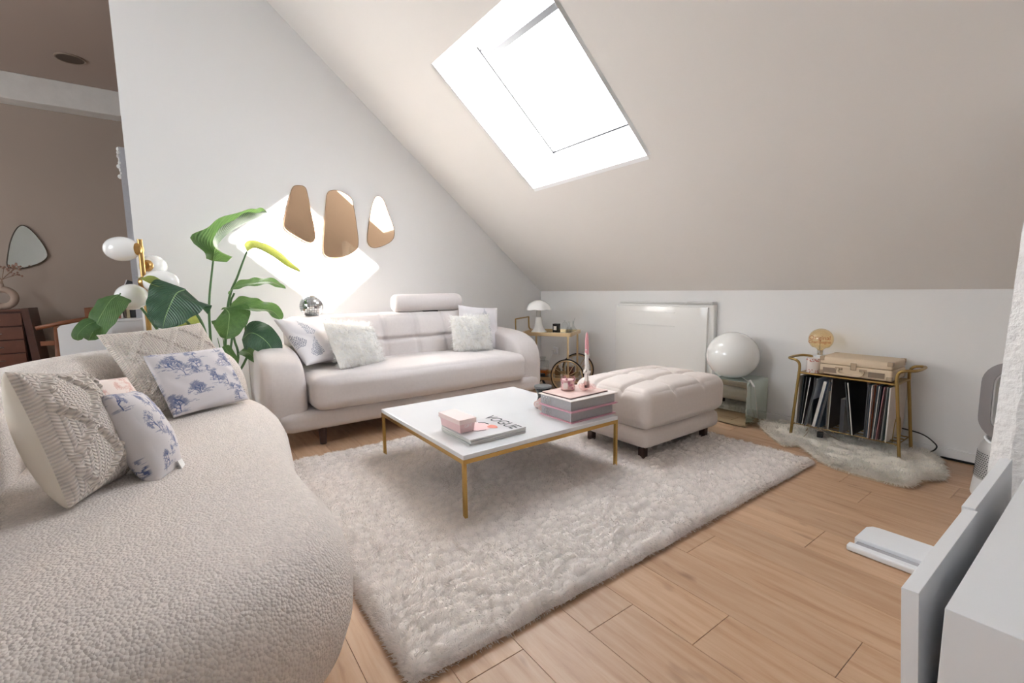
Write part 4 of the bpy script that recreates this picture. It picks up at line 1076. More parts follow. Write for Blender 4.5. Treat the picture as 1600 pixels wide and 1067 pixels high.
for x in (-hw_+.03,):
    for y in (-hd+.006, hd-.006): obj('foot', MB().lathe([(.012, 0), (.012, .02)], 12, Matrix.Translation((x, y, 0))), BLACK, crt, local=True)
hl = smooth_open([(-hw_+.02, -hd, CZ-.02), (-hw_-.045, -hd, CZ), (-hw_-.055, -hd, CZ+.06), (-hw_-.055, -hd, CZ+.125)], 5)
obj('handle', MB().tube(hl+[Vector((-hw_-.055, hd, CZ+.125))]+[Vector((p.x, hd, p.z)) for p in hl[::-1]][1:], .007, 8), BRASS, crt, local=True, smooth=True)
for y, sg in ((-hd-.02, -1), (hd+.02, 1)):
    wc = Vector((hw_-.03, y, .165)); Mw = Matrix.Translation(wc) @ Matrix.Rotation(PI/2, 4, 'X')
    wl = obj('wheel', MB().tube([Mw @ Vector((.148*math.cos(a), .148*math.sin(a), 0)) for a in np.linspace(0, 2*PI, 49)[:-1]], .008, 8, closed=True), CG, crt, local=True, smooth=True)
    obj('tyre', MB().tube([Mw @ Vector((.158*math.cos(a), .158*math.sin(a), 0)) for a in np.linspace(0, 2*PI, 49)[:-1]], .0075, 8, closed=True), mat('rubber', (40, 32, 30), .7), wl, local=True, smooth=True)
    obj('hub', MB().lathe([(.016, -.014), (.016, .014)], 16, Mw), CG, wl, local=True, bevel=.003)
    sm_ = obj('spoke', MB().rod((.014, 0, 0), (.145, 0, 0), .0025, 6), CG, wl, local=True)
    for k in range(12):
        if k == 0: s_ = sm_
        else: s_ = sm_.copy(); C.objects.link(s_)
        s_.parent = wl; s_.matrix_local = Mw @ Matrix.Rotation(2*PI*k/12, 4, 'Z')
def cart(x, y, z): return crt.location+Vector((.848*x-.53*y, .53*x+.848*y, z))
# mushroom table lamp
lpz = CZ-.015; mc = cart(-.13, .0, lpz)
ml = thing('mushroom_lamp', 'white table lamp with scalloped mushroom shade on the bar cart', 'lamp', mc)
OPQ = mat('lamp_white', (240, 238, 234), .25)
obj('base', MB().lathe([(.078, 0), (.078, .006), (.06, .025), (.045, .055), (.036, .10), (.032, .145), (.030, .15)], 36, Matrix.Translation(mc)), OPQ, ml, smooth=True, autos=.8)
obj('neck', MB().lathe([(.024, .15), (.022, .235)], 24, Matrix.Translation(mc)), mat('satin_steel', (176, 172, 166), .3, 1), ml, smooth=True, autos=.8)
vs = []; fs = []; NU, NVv = 64, 12
for i in range(NVv+1):
    t = i/NVv; a = t*PI/2*.98
    for k in range(NU):
        th = 2*PI*k/NU; lob = 1+.10*abs(math.sin(th*3))*t**.8
        vs.append((mc.x+.118*math.sin(a)*lob*math.cos(th), mc.y+.118*math.sin(a)*lob*math.sin(th), mc.z+.225+.095*math.cos(a)-.006*abs(math.sin(th*3))*t))
for i in range(NVv):
    for k in range(NU): fs.append((i*NU+k, (i+1)*NU+k, (i+1)*NU+(k+1) % NU, i*NU+(k+1) % NU))
mb = MB(); mb.add(vs, fs); obj('shade', mb, OPAL, ml, smooth=True)
# black boxed candle
bc = cart(.06, -.02, CZ-.016)
bx_ = thing('black_candle', 'black square candle with white label on the bar cart', 'candle', bc, (0, 0, -.25+.56))
obj('glass', MB().box((0, 0, .045), (.058, .058, .09)), mat('black_gloss', (24, 22, 24), .2), bx_, local=True, bevel=.004)
obj('label', MB().box((0, -.0295, .047), (.032, .001, .038)), mat('paper_label', (240, 232, 226), .6), bx_, local=True)
def bottle(name, label, c, prof, m, liquid=None, stopper=None, cat='bottle', group=None):
    t = thing(name, label, cat, c, group=group)
    obj('glass', MB().lathe(prof, 28, Matrix.Translation(c), cap=False), m, t, smooth=True, autos=.9)
    if liquid: obj('liquid', MB().lathe(liquid[0], 24, Matrix.Translation(c)), liquid[1], t, smooth=True, autos=.8)
    if stopper: obj('stopper', MB().lathe(stopper, 16, Matrix.Translation(c)), CLEAR, t, smooth=True, autos=.8)
    return t
gz = CZ-.016
bottle('perfume_flask', 'round clear glass flask next to the black candle', cart(.11, .10, gz), [(.03, 0), (.036, .03), (.036, .07), (.02, .095), (.008, .10), (.008, .115), (.001, .116)], CLEAR)
bottle('glass_decanter', 'small clear glass decanter with ball stopper mid-cart', cart(.165, .06, gz), [(.028, 0), (.036, .012), (.030, .035), (.012, .055), (.009, .085), (.008, .09)], CLEAR, stopper=[(.004, .085), (.011, .093), (.011, .102), (.001, .108)])
bottle('glass_decanter', 'clear glass oil bottle with tall bent spout at cart end', cart(.215, .03, gz), [(.030, 0), (.040, .012), (.034, .035), (.012, .058), (.009, .09), (.009, .095)], CLEAR, stopper=[(.004, .09), (.010, .10), (.010, .112), (.001, .118)])
mb = MB().tube(smooth_open([cart(.215, .03, gz+.09), cart(.225, .03, gz+.12), cart(.235, .03, gz+.145)], 5), .0035, 6)
tag(obj('glass_spout', mb, CLEAR, smooth=True), 'thin glass pouring spout rising from the end oil bottle', 'spout')
mb = MB(); r5 = random.Random(5)
tg = thing('crystal_beads', 'string of small clear beads lying before the black candle', 'beads', cart(.05, -.09, gz))
for i in range(20): mb.sphere(cart(-.01+.008*i, -.085+.012*math.sin(i*.9), gz+.006), .0055, 8, 6)
obj('bead_string', mb, CLEAR, tg, smooth=True)
# bottles on the lower shelf
sz_ = .14-.016
c = cart(-.08, -.03, sz_)
wb = thing('whisky_decanter', 'square glass decanter half full of amber spirit on lower shelf', 'decanter', c, (0, 0, .56))
obj('glass', MB().b2((-.05, -.05, 0), (.05, .05, .15)), CLEAR, wb, local=True, bevel=.008)
obj('neck', MB().lathe([(.022, .15), (.022, .175), (.03, .18), (.03, .19)], 20), CLEAR, wb, local=True, smooth=True, autos=.8)
obj('liquid', MB().b2((-.044, -.044, .006), (.044, .044, .062)), mat('amber_spirit', (176, 92, 30), .1, coat=.5), wb, local=True)
bottle('tall_bottle', 'slim clear bottle on lower shelf beside the sofa arm', cart(-.17, .03, sz_), [(.026, 0), (.03, .01), (.03, .17), (.012, .22), (.012, .26), (.001, .262)], CLEAR)
bottle('round_bottle', 'round bottle with dark red spirit behind the cart wheel', cart(.17, .10, sz_), [(.04, 0), (.05, .02), (.05, .09), (.018, .12), (.016, .16), (.001, .162)], CLEAR, liquid=([(.044, .008), (.045, .085)], mat('dark_spirit', (98, 46, 34), .1, coat=.5)))
bottle('amber_bottle', 'small brown bottle at the middle of the lower shelf', cart(.05, .05, sz_), [(.024, 0), (.028, .01), (.028, .06), (.012, .08), (.010, .10), (.001, .102)], mat('brown_glass', (120, 92, 62), .15))
# black camera-like thing on the floor by the sofa arm
bk = px(848, 606, 2, .05)
bt_ = thing('black_tripod', 'small folded black tripod lying on floor by the cart', 'tripod', (bk.x-.1, bk.y+.1, 0))
q0 = Vector((bk.x-.1, bk.y+.1, 0))
obj('head', MB().box(q0+Vector((-.03, 0, .13)), (.05, .05, .06)), BLACK, bt_, bevel=.006)
for k in range(3):
    a = k*2.1; obj('leg', MB().rod(q0+Vector((-.03, 0, .11)), q0+Vector((-.03+.09*math.cos(a), .09*math.sin(a), .006)), .009, 8), BLACK, bt_, smooth=True)
obj('handle', MB().rod(q0+Vector((-.03, 0, .13)), q0+Vector((.09, .05, .10)), .010, 8), BLACK, bt_, smooth=True)

# ================================================================== MIRROR CUBE AND GLOBE LAMP
mcx0, mcx1, mcy0, mcy1, mcz = -1.90, -1.565, 3.145, 3.452, .325
mq = thing('mirrored_cube_table', 'mirrored cube side table next to the ottoman', 'side table', ((mcx0+mcx1)/2, (mcy0+mcy1)/2, 0))
obj('core', MB().b2((mcx0+.004, mcy0+.004, .006), (mcx1-.004, mcy1-.004, mcz-.004)), mat('cube_core', (70, 84, 78), .5), mq)
MIR = mat('mirror_pale_green', (212, 222, 214), .02, 1)
for a, b in (((mcx0, mcy0, .008), (mcx1, mcy0+.004, mcz)), ((mcx0, mcy1-.004, .008), (mcx1, mcy1, mcz)), ((mcx0, mcy0+.004, .008), (mcx0+.004, mcy1-.004, mcz)), ((mcx1-.004, mcy0+.004, .008), (mcx1, mcy1-.004, mcz)), ((mcx0+.004, mcy0+.004, mcz-.004), (mcx1-.004, mcy1-.004, mcz))):
    obj('mirror_panel', MB().b2(a, b), MIR, mq, bevel=.0012, seg=1)
gc = Vector((-1.745, 3.275, mcz)); gr = .180
gm = thing('globe_table_lamp', 'large round white glass globe lamp on the mirrored cube', 'lamp', gc)
prof = [(gr*math.sin(a), gr*.96*(1-math.cos(a))-.012) for a in np.linspace(.36, PI, 30)]; prof[-1] = (1e-5, prof[-1][1])
obj('globe', MB().lathe(prof, 48, Matrix.Translation(gc)), OPAL, gm, smooth=True, autos=1.2)
sw = smooth_open([gc+Vector((.10, -.05, .02)), gc+Vector((.16, -.09, .006)), (mcx1+.01, 3.22, .30), (mcx1+.02, 3.25, .15), (mcx1+.015, 3.30, .05), (mcx1+.06, 3.30, .02), (mcx1+.2, 3.32, .05)], 8)
cdm = mat('clear_cord', (226, 226, 220), .4)
obj('cord', MB().tube(sw, .0028, 6), cdm, gm, smooth=True)
Ms = basis((.5, .2, -.85), (.8, -.5, 0), (mcx1+.004, 3.20, mcz-.012)); obj('cord_switch', MB().box((0, 0, 0), (.055, .022, .014), Ms), WHITEP, gm, bevel=.004)

# ================================================================== RECORD RACK
rk = thing('record_rack', 'aged brass record rack with splayed legs and side handles', 'rack', (-.99, 3.27, 0))
for (f_, t_) in (((-1.27, 3.14, .012), (-1.243, 3.15, .45)), ((-.712, 3.14, .012), (-.753, 3.15, .45)), ((-1.27, 3.40, .012), (-1.243, 3.38, .45)), ((-.722, 3.40, .012), (-.757, 3.38, .45))):
    obj('leg', MB().rod(f_, t_, .0085, 12), BRASS, rk, smooth=True, autos=.8)
for s, x in ((-1, -1.243), (1, -.755)):
    q = []
    for y in (3.15, 3.38):
        q.append([Vector((x, y, .44)), Vector((x, y, .49)), Vector((x+s*.012, y, .515)), Vector((x+s*.035, y+(.0 if y < 3.2 else 0), .525)), Vector((x+s*.075, y+(.035 if y < 3.2 else -.035), .528))])
    pth = smooth_open(q[0]+q[1][::-1], 5); obj('handle', MB().tube(pth, .008, 10), BRASS, rk, smooth=True)
mb = MB()
for y in (3.15, 3.38): mb.rod((-1.243, y, .443), (-.755, y, .443), .006, 8)
for x in (-1.243, -.755): mb.rod((x, 3.15, .443), (x, 3.38, .443), .006, 8)
obj('top_frame', mb, BRASS, rk)
obj('top_plate', MB().b2((-1.24, 3.15, .444), (-.757, 3.38, .449)), mat('brass_plate', (150, 126, 84), .45, .8), rk)
mb = MB()
for y in (3.17, 3.24, 3.31, 3.38): mb.rod((-1.262, y, .105), (-.735, y, .105), .0035, 6)
for x in (-1.262, -.735): mb.rod((x, 3.15, .105), (x, 3.40, .105), .0035, 6)
obj('wire_shelf', mb, BRASS, rk)
for x in (-1.20, -1.085, -.97, -.87, -.765):
    pts = smooth_open([(x-.0, 3.20, .105), (x+.0, 3.22, .20), (x, 3.25, .235), (x, 3.30, .235), (x, 3.33, .20), (x, 3.35, .105)], 4)
    obj('wire_divider', MB().tube(pts, .0025, 6), BRASS, rk, smooth=True)
# records: (x bottom, x top, thickness, colour, zoff, height, label)
recs = [(-1.246, -1.240, .004, (206, 196, 188), .312, 'cream edged record sleeve at the far left end of the rack'),
 (-1.236, -1.222, .004, (26, 28, 34), .312, 'black record sleeve second from the rack left end'),
 (-1.226, -1.203, .004, (34, 36, 44), .312, 'dark navy record sleeve leaning third from rack left end'),
 (-1.212, -1.180, .004, (70, 56, 56), .312, 'dark maroon record sleeve leaning fourth from rack left end'),
 (-1.195, -1.140, .009, (206, 208, 212), .312, 'white-edged record sleeve leaning behind the black upright one'),
 (-1.166, -1.160, .005, (20, 21, 24), .312, 'upright black record sleeve with speckled edge in left bay'),
 (-1.150, -1.098, .016, (176, 190, 212), .300, 'thick pale blue boxed record leaning in left bay'),
 (-1.122, -1.070, .013, (62, 92, 116), .300, 'steel blue boxed record leaning in left bay'),
 (-1.078, -1.075, .004, (196, 178, 166), .312, 'pale-edged brown record sleeve standing at left divider'),
 (-1.071, -1.066, .004, (74, 64, 58), .312, 'dark brown record sleeve facing the middle bay'),
 (-1.000, -1.000, .022, (206, 204, 204), .205, 'short white box standing in the middle bay'),
 (-.952, -.995, .005, (30, 32, 34), .312, 'black record sleeve leaning left in the middle bay'),
 (-.940, -.980, .005, (18, 18, 20), .312, 'glossy black record sleeve behind the leaning one'),
 (-.888, -.886, .005, (52, 54, 58), .312, 'dark speckled record sleeve starting the right bay'),
 (-.879, -.876, .005, (96, 134, 178), .312, 'sky blue record sleeve in the right bay'),
 (-.867, -.864, .004, (222, 210, 198), .312, 'cream record sleeve left of the orange one'),
 (-.859, -.854, .004, (206, 122, 78), .312, 'orange record sleeve in the right bay'),
 (-.852, -.844, .004, (172, 186, 204), .312, 'pale blue-grey record sleeve right of the orange one'),
 (-.846, -.832, .004, (140, 154, 172), .312, 'grey-blue record sleeve in the right bay'),
 (-.836, -.822, .004, (34, 42, 66), .312, 'navy record sleeve in the right bay'),
 (-.829, -.806, .003, (190, 140, 144), .312, 'dusty pink record sleeve bowed in the right bay'),
 (-.820, -.800, .003, (66, 40, 42), .312, 'dark oxblood record sleeve right of the dusty pink one'),
 (-.808, -.795, .003, (200, 196, 190), .312, 'thin light grey record sleeve in the right bay'),
 (-.800, -.789, .004, (52, 92, 82), .312, 'dark green record sleeve in the right bay'),
 (-.783, -.779, .006, (222, 208, 196), .312, 'large cream record sleeve closing the rack right end')]
for i, (xb, xt, th, cl_, hh, lb) in enumerate(recs):
    ang_ = math.atan2(xt-xb, hh); L_ = hh
    yo = 3.150+.006*((i*7) % 4)
    t = thing('record_sleeve', lb, 'record', (xb, yo, .110), (0, ang_, 0), 'records in the brass rack')
    d_ = .300 if hh > .25 else .18
    obj('sleeve', MB().b2((-th/2, 0, 0), (th/2, d_, L_)), mat('sleeve_%d' % i, cl_, .45, var=(14, .10)), t, local=True, bevel=.0006, seg=1)
    if th >= .004: obj('spine', MB().b2((-th/2-.0002, -.0012, .001), (th/2+.0002, 0, L_-.001)), mat('spine_%d' % (i % 3), ((210, 206, 200), (168, 166, 164), (60, 60, 64))[0 if i in (0, 4, 6, 8, 10, 14, 15, 16, 17, 23, 24) else (1 if i in (18, 5, 13, 22, 11) else 2)], .5), t, local=True)
# suitcase turntable
sc_ = thing('suitcase_record_player', 'cream suitcase record player with brass corners closed on the rack', 'record player', (-.955, 3.15, .451), (0, 0, 0))
CRM2 = mat('cream_leatherette', (214, 194, 166), .55, bump=('noise', 350, .3, .0006))
L_ = .355; Dd = .245
def sx(x): return x
obj('lower_case', MB().b2((-L_/2, 0, .004), (L_/2, Dd, .066)), CRM2, sc_, local=True, bevel=.008)
obj('lid', MB().b2((-L_/2, 0, .067), (L_/2, Dd, .112)), mat('cream_lid', (220, 200, 172), .55, bump=('noise', 350, .3, .0006)), sc_, local=True, bevel=.009, seg=3)
GR = mat('speaker_mesh', (140, 122, 104), .6, bump=('voronoi', 500, .8, .001))
for x in (-L_/2+.058, L_/2-.07): obj('speaker_grille', MB().b2((x-.038, -.0022, .016), (x+.038, 0, .046)), GR, sc_, local=True, bevel=.002)
LT = mat('nickel_latch', (180, 160, 136), .3, .9)
obj('latch', MB().b2((-.017, -.005, .046), (.012, 0, .088)), LT, sc_, local=True, bevel=.002)
for x in (-.075, .045): obj('handle_mount', MB().b2((x-.019, -.004, .040), (x+.019, 0, .056)), LT, sc_, local=True, bevel=.002)
obj('carry_handle', MB().tube(smooth_open([(-.075, -.004, .046), (-.078, -.012, .03), (-.065, -.018, .018), (-.015, -.020, .016), (.035, -.018, .018), (.048, -.012, .03), (.045, -.004, .046)], 5), .006, 8), CRM2, sc_, local=True, smooth=True)
for x in (-L_/2, L_/2):
    for y in (0, Dd):
        for z in (.008, .108):
            s1 = -1 if x > 0 else 1; s2 = -1 if y > 0 else 1; s3 = -1 if z > .05 else 1
            obj('corner_cap', MB().b2((x-s1*.0018, y-s2*.0018, z-s3*.005), (x+s1*.026, y+s2*.026, z+s3*.022)), LT, sc_, local=True, bevel=.005)
# candle jar on rack
jc = Vector((-1.178, 3.185, .45))
cj = thing('floral_candle', 'white candle jar with red floral edging beside the record player', 'candle', jc)
obj('jar', MB().lathe([(.036, 0), (.038, .003), (.038, .09), (.034, .09), (.034, .07), (.001, .07)], 32, Matrix.Translation(jc), cap=False), mat('white_jar', (238, 230, 224), .3), cj, smooth=True, autos=.7)
mb = MB(); r6 = random.Random(8)
for i in range(70):
    a = r6.uniform(0, 2*PI); z = r6.choice((r6.uniform(.003, .02), r6.uniform(.070, .088), r6.uniform(.075, .088)))
    mb.lathe([(.0035, -.0002), (.0035, .0006)], 5, Matrix.Translation(jc) @ Matrix.Rotation(a, 4, 'Z') @ Matrix.Translation((.0382, 0, z)) @ Matrix.Rotation(PI/2, 4, 'Y'))
obj('floral_print', mb, mat('red_print', (196, 112, 98), .5), cj)
# filament bulb lamp
bl_ = Vector((-1.20, 3.335, .45))
bb = thing('bulb_lamp', 'large amber globe bulb lamp on white stand behind the candle', 'lamp', bl_)
obj('stand', MB().lathe([(.036, 0), (.036, .092), (.03, .094)], 24, Matrix.Translation(bl_)), WHITEP, bb, smooth=True, autos=.6)
obj('socket', MB().lathe([(.016, .094), (.016, .125)], 16, Matrix.Translation(bl_)), CHROME, bb, smooth=True, autos=.6)
br = .069; prof = [(.014, .118), (.018, .130), (.034, .142)]+[(br*math.sin(a), .195-br*math.cos(a)) for a in np.linspace(.75, PI, 20)]; prof[-1] = (1e-5, prof[-1][1])
obj('bulb_glass', MB().lathe(prof, 36, Matrix.Translation(bl_), cap=False), glass('amber_bulb_glass', (253, 238, 206), ior=1.9), bb, smooth=True)
FM = mat('copper_filament', (196, 104, 70), .4)
Mb = basis((.94, .34, 0), (0, 0, 1), bl_+Vector((0, -.02, .205)))
text('filament_word', 'Original', .036, FM, bb, Mb, .0008); text('filament_word', 'Champagne', .026, FM, bb, basis((.94, .34, 0), (0, 0, 1), bl_+Vector((0, -.02, .178))), .0008)
obj('filament_post', MB().rod(bl_+Vector((0, -.01, .12)), bl_+Vector((0, -.01, .19)), .002, 6), CHROME, bb)
# tangle of cables and plug under the rack
tk = thing('cable_tangle', 'beige tangled cords with small black plug hanging under the rack', 'cable', (-1.13, 3.17, .06))
r7 = random.Random(11); mb = MB()
for k in range(5):
    p = [Vector((-1.20+.025*k, 3.16, .10))]
    for j in range(5): p.append(p[-1]+Vector((r7.uniform(-.02, .045), r7.uniform(-.01, .015), r7.uniform(-.02, .018))))
    mb.tube(smooth_open(p, 4), .002, 5)
mb.tube(smooth_open([(-1.18, 3.15, .10), (-1.165, 3.13, .08), (-1.18, 3.12, .05), (-1.19, 3.11, .035)], 4), .0018, 5)
obj('cords', mb, mat('beige_cord', (170, 150, 122), .6), tk, smooth=True)
obj('plug', MB().box((-1.105, 3.15, .073), (.032, .03, .034), rz=.3), BLACK, tk, bevel=.004)
# black cable loop right of rack
q = [px(1330, 680, 1, 3.42), px(1345, 692, 1, 3.35), (-.86, 3.36, .05), (-.74, 3.42, .12)]
c1 = [Vector((-.80, 3.43, .14)), px(1440, 678, 1, 3.44), px(1460, 692, 1, 3.42), px(1463, 700, 1, 3.40), px(1452, 706, 1, 3.40), Vector((-.70, 3.42, .03))]
tag(obj('power_cable', MB().tube(smooth_open(c1, 8), .0038, 8), BLACK, smooth=True), 'black power cable looping out right of the record rack', 'cable')
tag(obj('power_cable', MB().tube([Vector((-.62, 3.452, .008)), Vector((-.1, 3.452, .008))], .006, 8), BLACK, smooth=True), 'black cable lying along the baseboard beside the tower fan', 'cable')
# sheepskin
sh = thing('sheepskin_rug', 'ivory sheepskin rug on the floor under the record rack', 'rug', (-.95, 3.15, 0))
ol = [px(u, v, 2, .02) for u, v in ((1188, 664), (1222, 692), (1248, 694), (1268, 708), (1290, 722), (1330, 736), (1375, 748), (1420, 757), (1440, 748), (1462, 746), (1478, 744), (1472, 728))]
ol += [Vector((-.60, 3.36, .02)), Vector((-.72, 3.44, .02)), Vector((-1.0, 3.45, .02)), Vector((-1.3, 3.45, .02)), Vector((-1.48, 3.36, .02))]
olp = [(p.x, p.y) for p in smooth_closed(ol, 8)]
obj('hide', MB().prism(olp, .012), mat('hide_suede', (206, 188, 162), .9), sh, bevel=0)
cen = Vector((sum(p[0] for p in olp)/len(olp), 3.2)); vs = []; fs = []; n_ = len(olp); RN = 22
for i in range(RN+1):
    t = i/RN
    for p in olp:
        q = Vector(p).lerp(Vector((p[0]*.6+cen.x*.4, cen.y)), t); vs.append((q.x, q.y, .012+.030*math.sin(min(1, t*3.2)*PI/2)+.014*noise.noise((q.x*16, q.y*16, 0))*min(1, t*5)))
for i in range(RN):
    for k in range(n_): fs.append((i*n_+k, i*n_+(k+1) % n_, (i+1)*n_+(k+1) % n_, (i+1)*n_+k))
mb = MB(); mb.add(vs, fs); obj('underwool', mb, mat('underwool', (253, 248, 238), .95, bump=('noise', 120, .6, .006)), sh, smooth=True)
r8 = np.random.default_rng(12); pts = []
pa = np.array(olp)
def inside(x, y):
    c = np.zeros(len(x), bool); n = len(pa)
    for i in range(n):
        x1, y1 = pa[i]; x2, y2 = pa[(i+1) % n]
        cond = ((y1 > y) != (y2 > y)) & (x < (x2-x1)*(y-y1)/(y2-y1+1e-12)+x1); c ^= cond
    return c
X = r8.uniform(pa[:, 0].min(), pa[:, 0].max(), 90000); Y = r8.uniform(pa[:, 1].min(), pa[:, 1].max(), 90000); ok = inside(X, Y); X = X[ok][:15000]; Y = Y[ok][:15000]; N_ = len(X)
cl_ = np.stack([vnoise(X, Y, 22, 1)-.5, vnoise(X, Y, 22, 2)-.5, np.zeros(N_)], -1)*3.0
cl_[:, 1] -= .25
cc = np.array(lin((255, 251, 243))[:3])[None]*(r8.uniform(.9, 1.0, N_)*(.90+.10*vnoise(X, Y, 30, 4)))[:, None]
tb_ = r8.integers(0, len(pa), 9000); e1 = pa[tb_]; e2 = pa[(tb_+1) % len(pa)]; tt_ = r8.uniform(0, 1, 9000)[:, None]
eb = e1*(1-tt_)+e2*tt_; en = np.stack([(e2-e1)[:, 1], -(e2-e1)[:, 0]], -1); en /= np.maximum(np.linalg.norm(en, axis=1, keepdims=True), 1e-6)
if (sum(pa[i][0]*pa[(i+1) % len(pa)][1]-pa[(i+1) % len(pa)][0]*pa[i][1] for i in range(len(pa)))) < 0: en = -en
rb = eb-en*r8.uniform(.008, .04, 9000)[:, None]
kb = rb[:, 1] < 3.43; rb = rb[kb]; en = en[kb]; NB2 = len(rb)
cb2 = np.stack([vnoise(rb[:, 0], rb[:, 1], 22, 1)-.5, vnoise(rb[:, 0], rb[:, 1], 22, 2)-.5], -1)*1.6
Nb2 = np.concatenate([en*.9, np.full((NB2, 1), .75)], 1); Db2 = np.concatenate([en*.7+cb2+r8.normal(0, .3, (NB2, 2)), np.zeros((NB2, 1))], 1)
ccb = np.array(lin((255, 251, 243))[:3])[None]*r8.uniform(.9, 1.0, NB2)[:, None]
ob_ = fur('wool_fringe', np.concatenate([rb, r8.uniform(.008, .034, (NB2, 1))], 1), Nb2, .036*r8.uniform(.5, 1.2, NB2), Db2, .0046, fur_mat('wool_fringe', .35), sh, segs=3, droop=.45, rng=r8, col=ccb); tag(ob_, kind='stuff')
o = fur('wool', np.stack([X, Y, np.full(N_, .036)], -1), np.tile([0, 0, 1.0], (N_, 1)), .034*r8.uniform(.6, 1.15, N_), cl_+r8.normal(0, .5, (N_, 3))*[1, 1, 0], .0050, fur_mat('wool', .45), sh, segs=3, droop=.35, rng=r8, col=cc); tag(o, kind='stuff')

# ================================================================== TOWER FAN
fc = Vector((-.295, 3.03, 0))
fn_ = thing('tower_fan', 'silver bladeless tower fan with perforated base beside white post', 'fan', fc)
SIL = mat('fan_silver', (178, 176, 176), .35, .5); FW = mat('fan_white', (232, 234, 236), .35)
obj('base', MB().lathe([(.118, 0), (.120, .01), (.113, .085)], 40, Matrix.Translation(fc)), FW, fn_, smooth=True, autos=.6)
obj('filter_housing', MB().lathe([(.113, .086), (.106, .225), (.102, .24), (.09, .262), (.05, .268)], 40, Matrix.Translation(fc)), mat('housing_silver', (196, 196, 196), .35, .4), fn_, smooth=True, autos=.8)
mb = MB()
for j in range(12):
    for k in range(34):
        a = PI*.80+PI*1.1*k/34+(j % 2)*PI*.55/34; z = .098+j*.010; r_ = .1135-(z-.086)*.05
        mb.lathe([(.0031, 0), (.0031, .0008)], 6, Matrix.Translation(fc) @ Matrix.Rotation(a, 4, 'Z') @ Matrix.Translation((r_, 0, z)) @ Matrix.Rotation(PI/2, 4, 'Y'))
obj('perforation', mb, mat('perforation_dark', (88, 88, 90), .6), fn_)
# loop: stadium ring extruded in depth
def stad(w_, h_, n=16):
    r = w_/2; p = []
    for i in range(n+1): a = PI*i/n; p.append((r*math.cos(a), h_/2-r+r*math.sin(a)))
    for i in range(n+1): a = PI+PI*i/n; p.append((r*math.cos(a), -h_/2+r+r*math.sin(a)))
    return p
def ring(o_, i_, d0, d1, M):
    n = len(o_); vs = [(x, d0, z) for x, z in o_]+[(x, d0, z) for x, z in i_]+[(x, d1, z) for x, z in o_]+[(x, d1, z) for x, z in i_]
    fs = []
    for k in range(n):
        j = (k+1) % n; fs += [(k, j, n+j, n+k), (2*n+k, 3*n+k, 3*n+j, 2*n+j), (k, 2*n+k, 2*n+j, j), (n+k, n+j, 3*n+j, 3*n+k)]
    mb = MB(); mb.add(vs, fs, M); return mb
Mf = Matrix.Translation(fc+Vector((0, 0, .455))) @ Matrix.Rotation(-.25, 4, 'Z')
obj('air_loop', ring(stad(.21, .37), stad(.125, .285), -.055, .055, Mf), mat('loop_grey', (150, 148, 150), .3, .6), fn_, smooth=True, autos=.7)
obj('inner_ring', ring(stad(.125, .285), stad(.112, .272), -.05, .05, Mf), mat('loop_light', (206, 208, 208), .3, .4), fn_, smooth=True, autos=.7)
obj('collar', MB().tube([fc+Vector((.085*math.cos(a), .085*math.sin(a), .262+.012*math.cos(a*2))) for a in np.linspace(0, 2*PI, 30)[:-1]], .006, 8, closed=True), FW, fn_, smooth=True)
Mt2 = Matrix.Translation(fc) @ Matrix.Rotation(-PI/2-.12, 4, 'Z') @ Matrix.Translation((.1215, 0, .055)) @ Matrix.Rotation(PI/2, 4, 'Z') @ Matrix.Rotation(PI/2, 4, 'X')
text('lettering', 'dyson', .022, mat('grey_print', (90, 90, 94), .5), fn_, Mt2, .0015)
Mt3 = Mt2 @ Matrix.Translation((.0, -.034, 0)); obj('power_button', MB().tube([Mt3 @ Vector((.006*math.cos(a), .006*math.sin(a), 0)) for a in np.linspace(0, 2*PI, 16)[:-1]], .001, 5, closed=True), MATS['grey_print'], fn_)

# ================================================================== WHITE CABINET (right foreground)
cbn = thing('media_cabinet', 'white lacquered low cabinet at the right edge of the photo', 'cabinet', (.1, 1.7, 0))
obj('carcass', MB().b2((-.167, 1.104, .02), (.42, 2.30, .40)), WHITEP, cbn, bevel=.0015)
obj('plinth', MB().b2((-.14, 1.13, 0), (.40, 2.28, .02)), BLACK, cbn)
MP = Matrix.Translation((-.207, 0, .40)) @ Matrix.Rotation(RAD(-3.5), 4, 'Y') @ Matrix.Translation((.207, 0, -.40))
for y0_, y1_ in ((1.118, 1.655), (1.665, 2.24)):
    z1_ = .40 if y0_ < 1.2 else .402
    obj('drawer_front', MB().b2((-.234-(.006 if y0_ > 1.2 else 0), y0_, .03), (-.207-(.006 if y0_ > 1.2 else 0), y1_, z1_), MP), WHITEP, cbn, bevel=.001)
for y in (1.3, 2.0): obj('drawer_runner', MB().b2((-.215, y, .10), (-.16, y+.012, .13)), mat('dark_runner', (60, 60, 60), .5), cbn)
fp_ = thing('floor_plate', 'flat white metal stand foot with grey groove on oak floor', 'stand foot', (-.45, 2.06, 0))
pw = MB()
pol = [(-.575, 2.16), (-.56, 2.185), (-.54, 2.19), (-.21, 2.19), (-.21, 2.035), (-.575, 2.035)]
pw.prism(pol, .030, Matrix.Translation((0, 0, .0))); obj('top_plate', pw, WHITEP, fp_, bevel=.003)
obj('groove', MB().b2((-.565, 1.998, .001), (-.21, 2.035, .016)), mat('groove_grey', (176, 176, 182), .5), fp_)
obj('front_lip', MB().b2((-.580, 1.965, .001), (-.21, 2.0, .024)), WHITEP, fp_, bevel=.006)

